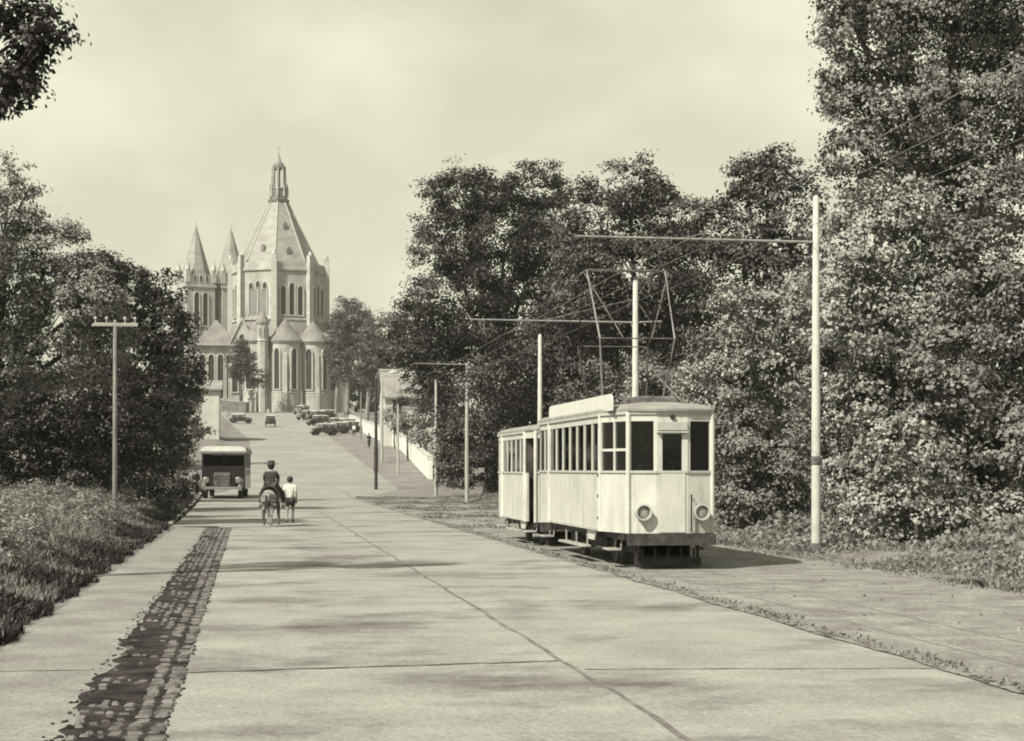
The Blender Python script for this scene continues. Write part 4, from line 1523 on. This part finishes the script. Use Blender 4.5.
# ------------------------------------------------------------------ motor vehicles
def car_proto(label):
    r0 = root('parked_car', (0, 0, 0), label, 'car', 'cars on the hill')
    # front is -y
    b = MB()
    secs = [(-1.75, .30, .55, .98), (-1.0, .42, .48, 1.08), (-.62, .62, .42, 1.10), (.2, .72, .40, 1.08), (1.3, .70, .40, 1.06), (1.75, .56, .46, .98), (1.95, .42, .52, .8)]
    for y, hw, z0_, z1_ in secs:
        b.v += [(-hw, y, z0_), (hw, y, z0_), (hw, y, z1_ - .08), (hw - .1, y, z1_), (-hw + .1, y, z1_), (-hw, y, z1_ - .08)]
    for i in range(len(secs) - 1):
        for k in range(6):
            a, c = i * 6 + k, i * 6 + (k + 1) % 6
            b.f.append((a, c, c + 6, a + 6))
    b.f += [tuple(range(5, -1, -1)), tuple(range((len(secs) - 1) * 6, len(secs) * 6))]
    body = b.build('body', M['carblack'], r0)
    b = MB()
    for hw, y0, y1, z in ((.66, -.62, 1.55, 1.08), (.64, -.5, 1.5, 1.5)):
        b.v += [(-hw, y0, z), (hw, y0, z), (hw, y1, z), (-hw, y1, z)]
    b.f += [(0, 1, 5, 4), (1, 2, 6, 5), (2, 3, 7, 6), (3, 0, 4, 7)]
    b.build('window_band', M['darkglass'], r0)
    b = MB()
    for hw, y0, y1, z in ((.68, -.62, 1.6, 1.48), (.70, -.66, 1.62, 1.54), (.6, -.5, 1.45, 1.66), (.3, -.2, 1.1, 1.70)):
        b.v += [(-hw, y0, z), (hw, y0, z), (hw, y1, z), (-hw, y1, z)]
    for i in range(3):
        for k in range(4):
            b.f.append((i * 4 + k, i * 4 + (k + 1) % 4, i * 4 + 4 + (k + 1) % 4, i * 4 + 4 + k))
    b.f += [(3, 2, 1, 0), (12, 13, 14, 15)]
    for x in (-.655, .655):
        for y in (-.57, .5, 1.5):
            b.box(x, y, 1.29, .06, .09, .42)
    b.build('roof', M['sunlit_canvas'], r0)  # pale colour stands in for sunlight on the car tops
    for sx in (-1, 1):
        for y in (-1.25, 1.25):
            w_ = MB()
            w_.disc((sx * .66, y, .36), (sx, 0, 0), [(.36, -.07), (.37, 0), (.34, .07), (.22, .07), (.2, .04), (.03, .06)], 18)
            w_.build('wheel', M['tyre'], r0)
            f = MB()
            f.tube([(sx * .68, y + .46 * math.cos(a), .36 + .46 * math.sin(a)) for a in np.linspace(-.1, PI + .1, 9)], .09, 6)
            f.build('mudguard', M['carblack'], r0)
        h = MB()
        h.disc((sx * .48, -1.6, .86), (0, -1, 0), [(.05, -.1), (.14, .02), (.15, .08), (.1, .1)], 12)
        h.build('headlight', M['chrome'], r0)
    b = MB()
    b.box(0, -1.95, .5, 1.5, .07, .1)
    b.build('bumper', M['chrome'], r0)
    b = MB()
    b.box(0, -1.78, .76, .5, .06, .5, 0, .02)
    b.build('radiator', M['chrome'], r0)
    return r0


cars = [
    ('small dark saloon driving alone in the middle of the hill road', 270.5, 427, 292, R(180), 1.12),
    ('dark car parked beside the low wall before the church', 241, 424, 311, R(80), 1.0),
    ('dark car nearest down the hill among those parked beside the road', 324, 436, 250, R(-70), 1.0),
    ('car with a pale top parked second in the lower group on the hill', 336, 434, 258, R(-75), 1.0),
    ('dark car closest to the garden wall in the lower parked group', 348, 431, 264, R(-70), 1.0),
    ('car parked just behind the lower group, its roof catching the sun', 335, 427, 285, R(-60), 1.0),
    ('dark car on its own between the two parked groups', 318, 428, 300, R(-60), 1.05),
    ('car parked between the lower group and the garden wall, partly hidden', 345, 428, 280, R(-60), 1.0),
    ('first car of the upper parked group, nearest the middle of the road', 307, 420, 338, R(-50), 1.1),
    ('second car of the upper parked group under the church chapel', 316, 420, 335, R(-55), 1.1),
    ('third car of the upper parked group, under the slim pale tree', 325, 419, 345, R(-60), 1.1),
    ('farthest parked car, at the church chapel foot', 302, 414, 385, R(-30), 1.2),
]
proto = None
for k, (lab, px, py, Yc, rz, sc) in enumerate(cars):
    o = car_proto(lab) if k == 0 else copy_tree(proto)
    if k == 0:
        proto = o
    x = at(px, py, Yc).x
    o.location = (x, Yc, H(x, Yc) + .02)
    o.rotation_euler = (0, 0, rz)
    o.scale = (sc, sc, sc)
    o['label'] = lab

# coach
x = at(222.5, 490, 112).x
bs = root('motor_coach', (x, 112, H(x, 112) + .02), 'dark fronted motor coach with a white roof standing at the kerb', 'coach', None, R(-3))
bs.scale = (1.06, 1.06, 1.1)
b = MB()
HWB = 1.25
b.prism([(-HWB, .55), (HWB, .55), (HWB, 1.75), (-HWB, 1.75)], (0, 0, 0), (1, 0, 0), (0, 0, 1), (0, 1, 0), 0.9, 7.0)
b.prism([(-.75, .55), (.75, .55), (.75, 1.4), (.6, 1.58), (-.6, 1.58), (-.75, 1.4)], (0, 0, 0), (1, 0, 0), (0, 0, 1), (0, 1, 0), -.25, .9)
for sx in (-1, 1):
    for y in (.95, 2.4, 3.9, 5.4, 6.95):
        b.box(sx * (HWB - .05), y, 2.15, .1, .12, .82)
b.box(0, .95, 1.8, 2.4, .1, .12)
b.box(0, .95, 2.15, .07, .08, .8)
b.box(0, 3.9, .66, 2.3, 6.0, .1)
b.box(0, 6.96, 2.1, 2.4, .05, .8)
b.build('body', M['carblack'], bs)
b = MB()
for hw, y0, y1, z in ((1.30, .55, 7.1, 2.55), (1.34, .5, 7.15, 2.68), (1.25, .7, 7.0, 2.88), (.95, 1.0, 6.7, 2.95), (.4, 1.4, 6.4, 2.98)):
    b.v += [(-hw, y0, z), (hw, y0, z), (hw, y1, z), (-hw, y1, z)]
for i in range(4):
    for k in range(4):
        b.f.append((i * 4 + k, i * 4 + (k + 1) % 4, i * 4 + 4 + (k + 1) % 4, i * 4 + 4 + k))
b.f += [(3, 2, 1, 0), (16, 17, 18, 19)]
b.build('roof', M['sunlit_canvas'], bs)
for sx in (-1, 1):
    b = MB()
    b.box(sx * .58, .91, 2.18, 1.1, .02, .66)
    b.build('windscreen', M['glass'], bs)
    for y0, y1 in ((1.02, 2.33), (2.47, 3.83), (3.97, 5.33), (5.47, 6.88)):
        b = MB()
        b.box(sx * (HWB - .04), (y0 + y1) / 2, 2.15, .02, y1 - y0, .76)
        b.build('window', M['glass'], bs)
    b = MB()
    b.disc((sx * .92, -.12, 1.05), (0, -1, 0), [(.08, -.12), (.18, .02), (.19, .1), (.15, .13)], 16)
    b.build('headlight', M['chrome'], bs)
    b = MB()
    b.tube([(sx * 1.02, .45 + .62 * math.cos(a), .5 + .52 * math.sin(a)) for a in np.linspace(-.1, PI + .1, 9)], .16, 8)
    b.build('mudguard', M['cargrey'], bs)
    for y in (.45, 5.6):
        b = MB()
        b.disc((sx * 1.02, y, .46), (sx, 0, 0), [(.46, -.13), (.47, 0), (.43, .12), (.28, .12), (.25, .05), (.04, .08)], 20)
        b.build('wheel', M['tyre'], bs)
    b = MB()
    b.box(sx * 1.252, 4.2, 1.5, .012, 5.2, .35)
    b.build('side_band', M['sunlit_canvas'], bs)
b = MB()
b.box(0, -.29, 1.05, .95, .06, .85, 0, .03)
ro = b.build('radiator', M['dusty'], bs)
for z in (.78, .95, 1.12, 1.29):
    b = MB()
    b.box(0, -.335, z, .85, .03, .05)
    b.build('grille_bar', M['dusty'], ro)
b = MB()
b.box(0, -.5, .62, 2.3, .08, .14, 0, .02)
b.build('bumper', M['chrome'], bs)


# ------------------------------------------------------------------ people and donkey
def person(label, loc, rz, P, sk='skin', shirt='cloth_white', legs='cloth_dark', hat=None, bare_legs=False, group=None, scale=1.0):
    """P: joints dict; facing -y"""
    r0 = root('person', loc, label, 'person', group, rz)
    r0.scale = (scale,) * 3
    J = {k: Vector(v) for k, v in P.items()}
    names = ['pelvis', 'waist', 'chest', 'neck', 'head', 'crown']
    rad = {'pelvis': (.14, .11), 'waist': (.125, .095), 'chest': (.15, .11), 'neck': (.055, .055), 'head': (.085, .10), 'crown': (.065, .07)}
    for s in 'lr':
        for n_, r_ in (('sh', .065), ('el', .045), ('wr', .032), ('hand', .036), ('hip', .095), ('kn', .062), ('an', .042), ('toe', .04)):
            names.append(n_ + s)
            rad[n_ + s] = (r_, r_)
    idx = {n_: i for i, n_ in enumerate(names)}
    E = [('pelvis', 'waist'), ('waist', 'chest'), ('chest', 'neck'), ('neck', 'head'), ('head', 'crown')]
    for s in 'lr':
        E += [('chest', 'sh' + s), ('sh' + s, 'el' + s), ('el' + s, 'wr' + s), ('wr' + s, 'hand' + s),
              ('pelvis', 'hip' + s), ('hip' + s, 'kn' + s), ('kn' + s, 'an' + s), ('an' + s, 'toe' + s)]
    V = [J[n_] for n_ in names]
    # nose, fingers
    ex = []
    hd = J['head']
    V.append(hd + Vector((0, -.115, -.005))); ex.append(('head', len(V) - 1)); rr = [(.018, .018)]
    EE = [(idx[a], idx[c]) for a, c in E] + [(idx['head'], len(V) - 1)]
    radii = [rad[n_] for n_ in names] + rr
    for s in 'lr':
        d = (J['hand' + s] - J['wr' + s]).normalized()
        sd = d.cross(Vector((0, 1, .2))).normalized()
        for f in (-.028, -.01, .01, .028):
            V.append(J['hand' + s] + d * (.085 - abs(f) * .6) + sd * f * 1.3)
            EE.append((idx['hand' + s], len(V) - 1))
            radii.append((.010, .010))
        V.append(J['hand' + s] + d * .02 + sd * .06)
        EE.append((idx['hand' + s], len(V) - 1))
        radii.append((.011, .011))
    skin('body', V, EE, radii, M[sk], r0, 1, 0)

    def shell(nm, keys, es, grow, m, parent=r0):
        ks = list(keys)
        ii = {k: i for i, k in enumerate(ks)}
        pts = [J[k] if not isinstance(k, tuple) else J[k[0]].lerp(J[k[1]], k[2]) for k in ks]
        rs = []
        for k in ks:
            a = rad[k] if not isinstance(k, tuple) else tuple(rad[k[0]][i] * (1 - k[2]) + rad[k[1]][i] * k[2] for i in (0, 1))
            rs.append((a[0] + grow, a[1] + grow))
        return skin(nm, pts, [(ii[a], ii[c]) for a, c in es], rs, m, parent, 1, 0)

    sl = .35
    shell('shirt', ['waist', 'pelvis', 'chest', ('chest', 'neck', .6), 'shl', 'shr', ('shl', 'ell', .95), ('shr', 'elr', .95)],
          [('pelvis', 'waist'), ('waist', 'chest'), ('chest', ('chest', 'neck', .6)), ('chest', 'shl'), ('chest', 'shr'), ('shl', ('shl', 'ell', .95)), ('shr', ('shr', 'elr', .95))],
          .022, M[shirt])
    k1 = .75 if bare_legs else 1
    lo = ('hip', 'kn', k1)
    keys = ['pelvis', 'hipl', 'hipr', ('hipl', 'knl', k1), ('hipr', 'knr', k1)]
    es = [('pelvis', 'hipl'), ('pelvis', 'hipr'), ('hipl', ('hipl', 'knl', k1)), ('hipr', ('hipr', 'knr', k1))]
    if not bare_legs:
        keys += [('knl', 'anl', .9), ('knr', 'anr', .9)]
        es += [(('hipl', 'knl', k1), ('knl', 'anl', .9)), (('hipr', 'knr', k1), ('knr', 'anr', .9))]
    shell('shorts' if bare_legs else 'trousers', keys, es, .03, M[legs])
    for s in 'lr':
        skin('shoe', [J['an' + s] + Vector((0, .03, -.03)), J['toe' + s]], [(0, 1)], [(.055, .05), (.05, .035)], M['cloth_dark'], r0, 1, 0)
    b = MB()
    c = J['crown']
    hh_ = J['head']
    for zz, r_ in ((hh_.z + .0, .0),):
        pass
    b.lathe(hh_.x, hh_.y + .018, [(.05, hh_.z - .06), (.108, hh_.z - .01), (.118, hh_.z + .06), (.10, hh_.z + .13), (.05, hh_.z + .175), (.01, hh_.z + .18)], 14)
    # leave the face clear: push the front of the hair back
    b.v = [(x_, (max(y_, hh_.y - .045) if z_ < hh_.z + .07 else y_), z_) for x_, y_, z_ in b.v]
    b.build('hair', M['hair'], r0, True)
    for s in (-1, 1):
        b = MB()
        b.disc((hh_.x + s * .036, hh_.y - .088, hh_.z + .022), (0, -1, 0), [(.014, 0), (.01, .012), (.002, .014)], 8)
        b.build('eye', M['hair'], r0)
    if hat:
        b = MB()
        b.lathe(hh_.x, hh_.y, [(.155, hh_.z + .085), (.155, hh_.z + .10), (.125, hh_.z + .115), (.12, hh_.z + .2), (.09, hh_.z + .235), (.02, hh_.z + .24)], 18)
        tag(b.build('hat', M[hat], r0, True), 'dark felt hat' if hat == 'cloth_dark' else 'pale straw hat')
    return r0


STAND = dict(pelvis=(0, 0, .94), waist=(0, .0, 1.10), chest=(0, .01, 1.32), neck=(0, .0, 1.47), head=(0, -.02, 1.58), crown=(0, -.01, 1.68),
             shl=(-.18, .01, 1.38), ell=(-.24, .05, 1.11), wrl=(-.24, -.04, .87), handl=(-.24, -.06, .80),
             shr=(.18, .01, 1.38), elr=(.24, .0, 1.11), wrr=(.25, -.10, .90), handr=(.25, -.13, .83),
             hipl=(-.095, 0, .88), knl=(-.10, -.12, .49), anl=(-.10, -.10, .09), toel=(-.11, -.24, .04),
             hipr=(.095, 0, .88), knr=(.10, .04, .48), anr=(.10, .22, .11), toer=(.105, .10, .05))
RIDE = dict(pelvis=(0, 0, 1.36), waist=(0, .02, 1.50), chest=(0, .0, 1.69), neck=(0, -.01, 1.82), head=(0, -.03, 1.92), crown=(0, -.02, 2.01),
            shl=(-.17, .0, 1.74), ell=(-.25, -.08, 1.50), wrl=(-.14, -.30, 1.42), handl=(-.10, -.37, 1.42),
            shr=(.17, .0, 1.74), elr=(.25, -.08, 1.50), wrr=(.14, -.30, 1.42), handr=(.10, -.37, 1.42),
            hipl=(-.12, -.02, 1.32), knl=(-.36, -.22, 1.06), anl=(-.37, -.08, .68), toel=(-.39, -.22, .62),
            hipr=(.12, -.02, 1.32), knr=(.36, -.22, 1.06), anr=(.37, -.08, .68), toer=(.39, -.22, .62))

# donkey (faces -y in its own frame, walks up the road away from the camera)
DX, DY = at(271, 527, 60).x, 60.0
DR = R(168)
dk = root('donkey', (DX, DY, .01), 'dappled donkey carrying a rider up the concrete road', 'donkey', None, DR)
V = [(0, 0, 1.0), (0, .34, 1.03), (0, .58, 1.0), (0, -.30, 1.0), (0, -.52, 1.05), (0, -.74, 1.22), (0, -.92, 1.40), (0, -1.05, 1.34), (0, -1.26, 1.14), (0, -1.33, 1.06)]
rad_ = [(.25, .27), (.24, .25), (.17, .19), (.23, .26), (.17, .22), (.105, .15), (.095, .12), (.085, .11), (.06, .065), (.05, .05)]
E_ = [(0, 1), (1, 2), (0, 3), (3, 4), (4, 5), (5, 6), (6, 7), (7, 8), (8, 9)]


def chain(start, pts):
    k = start
    for p_, r_ in pts:
        V.append(p_)
        rad_.append((r_, r_))
        E_.append((k, len(V) - 1))
        k = len(V) - 1


for s, st in ((-1, .10), (1, -.12)):
    chain(4, [((s * .14, -.46, .82), .10), ((s * .14, -.47 - st, .46), .056), ((s * .14, -.46 - st * 1.5, .14), .042), ((s * .14, -.50 - st * 1.5, .05), .052)])
for s, st in ((-1, -.12), (1, .12)):
    chain(1, [((s * .15, .44, .84), .145), ((s * .16, .34 - st * .5, .66), .10), ((s * .15, .62 - st, .44), .055), ((s * .15, .56 - st * 1.4, .14), .042), ((s * .15, .52 - st * 1.4, .05), .052)])
for s in (-1, 1):
    chain(6, [((s * .06, -.90, 1.52), .03), ((s * .10, -.92, 1.72), .026), ((s * .11, -.93, 1.78), .008)])
skin('body', V, E_, rad_, M['coat'], dk, 1, 0)
skin('tail', [(0, .74, 1.05), (0, .82, .85), (.02, .83, .6), (.02, .82, .42)], [(0, 1), (1, 2), (2, 3)], [.035, .03, .045, .02], M['mane'], dk, 1, 0)
skin('mane', [(0, -.46, 1.30), (0, -.62, 1.38), (0, -.84, 1.54)], [(0, 1), (1, 2)], [.03, .035, .03], M['mane'], dk, 1, 0)
sp = root('saddle_pad', (DX, DY, .01), 'dark saddle pad under the donkey rider', 'saddle', None, DR)
b = MB()
ring_ = [(math.sin(a) * .285, 1.0 + math.cos(a) * .305) for a in np.linspace(-1.6, 1.6, 13)]
out_ = [(math.sin(a) * .315, 1.0 + math.cos(a) * .335) for a in np.linspace(1.6, -1.6, 13)]
b.prism(ring_ + out_, (0, 0, 0), (1, 0, 0), (0, 0, 1), (0, 1, 0), -.28, .26)
b.build('pad', M['cloth_dark'], sp)
person('rider in dark clothes and a felt hat sitting on the donkey', (DX, DY, .03), DR, RIDE, shirt='cloth_dark', legs='cloth_dark', hat='cloth_dark', bare_legs=False)
wx = at(290, 522, 63.5).x
person('walker in a white shirt and dark shorts beside the donkey', (wx, 63.5, .015), R(172), STAND, shirt='cloth_white', legs='cloth_dark', bare_legs=True, scale=.93)
px1 = at(369, 447, 205).x
person('distant figure in dark clothes standing by the tall dark post', (px1, 205, H(px1, 205) + .015), R(20), STAND, shirt='cloth_dark', legs='cloth_dark')
px2 = at(354, 436, 245).x
person('distant figure in a pale shirt next to the lower parked cars', (px2, 245, H(px2, 245) + .015), R(-30), STAND, shirt='cloth_white', legs='cloth_dark')
px3 = at(196, 497, 113).x
person('figure in dark clothes standing in the shade beside the coach', (px3, 113, H(px3, 113) + .015), R(30), STAND, shirt='cloth_dark', legs='cloth_mid')
drv = dict(STAND)
person('tram driver in a dark uniform behind the front window', (TX - .28, 33.75, .88), R(0), STAND, shirt='cloth_dark', legs='cloth_dark', scale=.96)

# ------------------------------------------------------------------ air
b = MB()
b.box(0, 330, 48, 900, 800, 104)
hz = b.build('haze', None)
hm = bpy.data.materials.new('thin_air')
hm.use_nodes = True
hnt = hm.node_tree
hnt.nodes.remove(hnt.nodes['Principled BSDF'])
pv_ = hnt.nodes.new('ShaderNodeVolumePrincipled')
pv_.inputs['Color'].default_value = (.9, .88, .85, 1)
pv_.inputs['Density'].default_value = HAZE
hnt.links.new(pv_.outputs[0], hnt.nodes['Material Output'].inputs['Volume'])
hz.data.materials.append(hm)
tag(hz, kind='stuff')

# ------------------------------------------------------------------ light, sky, camera
EL = R(45.5)
sx_, sy_ = -.78, -.62                       # towards the sun, in plan
nrm_ = math.hypot(sx_, sy_)
sdir = Vector((sx_ / nrm_ * math.cos(EL), sy_ / nrm_ * math.cos(EL), math.sin(EL)))
sl = bpy.data.lights.new('sun', 'SUN')
sl.energy = 4.7
sl.angle = R(0.6)
sl.color = (1, .985, .80)
so = bpy.data.objects.new('sun', sl)
so.rotation_euler = (-sdir).to_track_quat('-Z', 'Y').to_euler()
so.location = (-40, -40, 60)
link(so)

wd = bpy.data.worlds.new('World')
SC.world = wd
wd.use_nodes = True
nt = wd.node_tree
bg = nt.nodes['Background']
sk = nt.nodes.new('ShaderNodeTexSky')
sk.sky_type = 'NISHITA'
sk.sun_disc = False
sk.sun_elevation = EL
sk.sun_rotation = math.atan2(sdir.x, sdir.y)
sk.dust_density = 3.0
bw = nt.nodes.new('ShaderNodeRGBToBW')
nt.links.new(sk.outputs[0], bw.inputs[0])
pw = nt.nodes.new('ShaderNodeMath')
pw.operation = 'POWER'
pw.inputs[1].default_value = 0.35
nt.links.new(bw.outputs[0], pw.inputs[0])
tc = nt.nodes.new('ShaderNodeTexCoord')
mp = nt.nodes.new('ShaderNodeMapping')
mp.inputs['Scale'].default_value = (1, 1, 1.7)
nt.links.new(tc.outputs['Generated'], mp.inputs['Vector'])
nz = nt.nodes.new('ShaderNodeTexNoise')
nz.inputs['Scale'].default_value = 5.5
nz.inputs['Detail'].default_value = 7
nz.inputs['Roughness'].default_value = .5
nt.links.new(mp.outputs[0], nz.inputs['Vector'])
mr = nt.nodes.new('ShaderNodeMapRange')
mr.inputs['From Min'].default_value = .38
mr.inputs['From Max'].default_value = .68
mr.inputs['To Min'].default_value = 1.78
mr.inputs['To Max'].default_value = 2.45
nt.links.new(nz.outputs['Fac'], mr.inputs['Value'])
mu = nt.nodes.new('ShaderNodeMath')
mu.operation = 'MULTIPLY'
nt.links.new(pw.outputs[0], mu.inputs[0])
nt.links.new(mr.outputs[0], mu.inputs[1])
mc = nt.nodes.new('ShaderNodeMixRGB')
mc.blend_type = 'MULTIPLY'
mc.inputs['Fac'].default_value = 1
nt.links.new(mu.outputs[0], mc.inputs['Color1'])
mc.inputs['Color2'].default_value = (1.0, 1.005, .76, 1)
nt.links.new(mc.outputs[0], bg.inputs['Color'])
bg.inputs['Strength'].default_value = 0.15

cd = bpy.data.cameras.new('camera')
cd.sensor_width = 36
cd.lens = F_PX / W * 36
cd.shift_y = (HOR - HGT / 2) / W
cd.clip_start = .1
cd.clip_end = 6000
co_ = bpy.data.objects.new('camera', cd)
co_.location = (0, 0, CAM_Z)
co_.rotation_euler = (R(90), 0, -YAW)
link(co_)
SC.camera = co_

SC.view_settings.view_transform = 'Standard'
SC.view_settings.look = 'None'
SC.view_settings.exposure = 0.8
SC.view_settings.gamma = 1
SC.view_settings.use_curve_mapping = False
SC.render.engine = 'CYCLES'
SC.cycles.use_denoising = True
SC.cycles.filter_width = 1.9
SC.cycles.max_bounces = 6
SC.cycles.transparent_max_bounces = 12
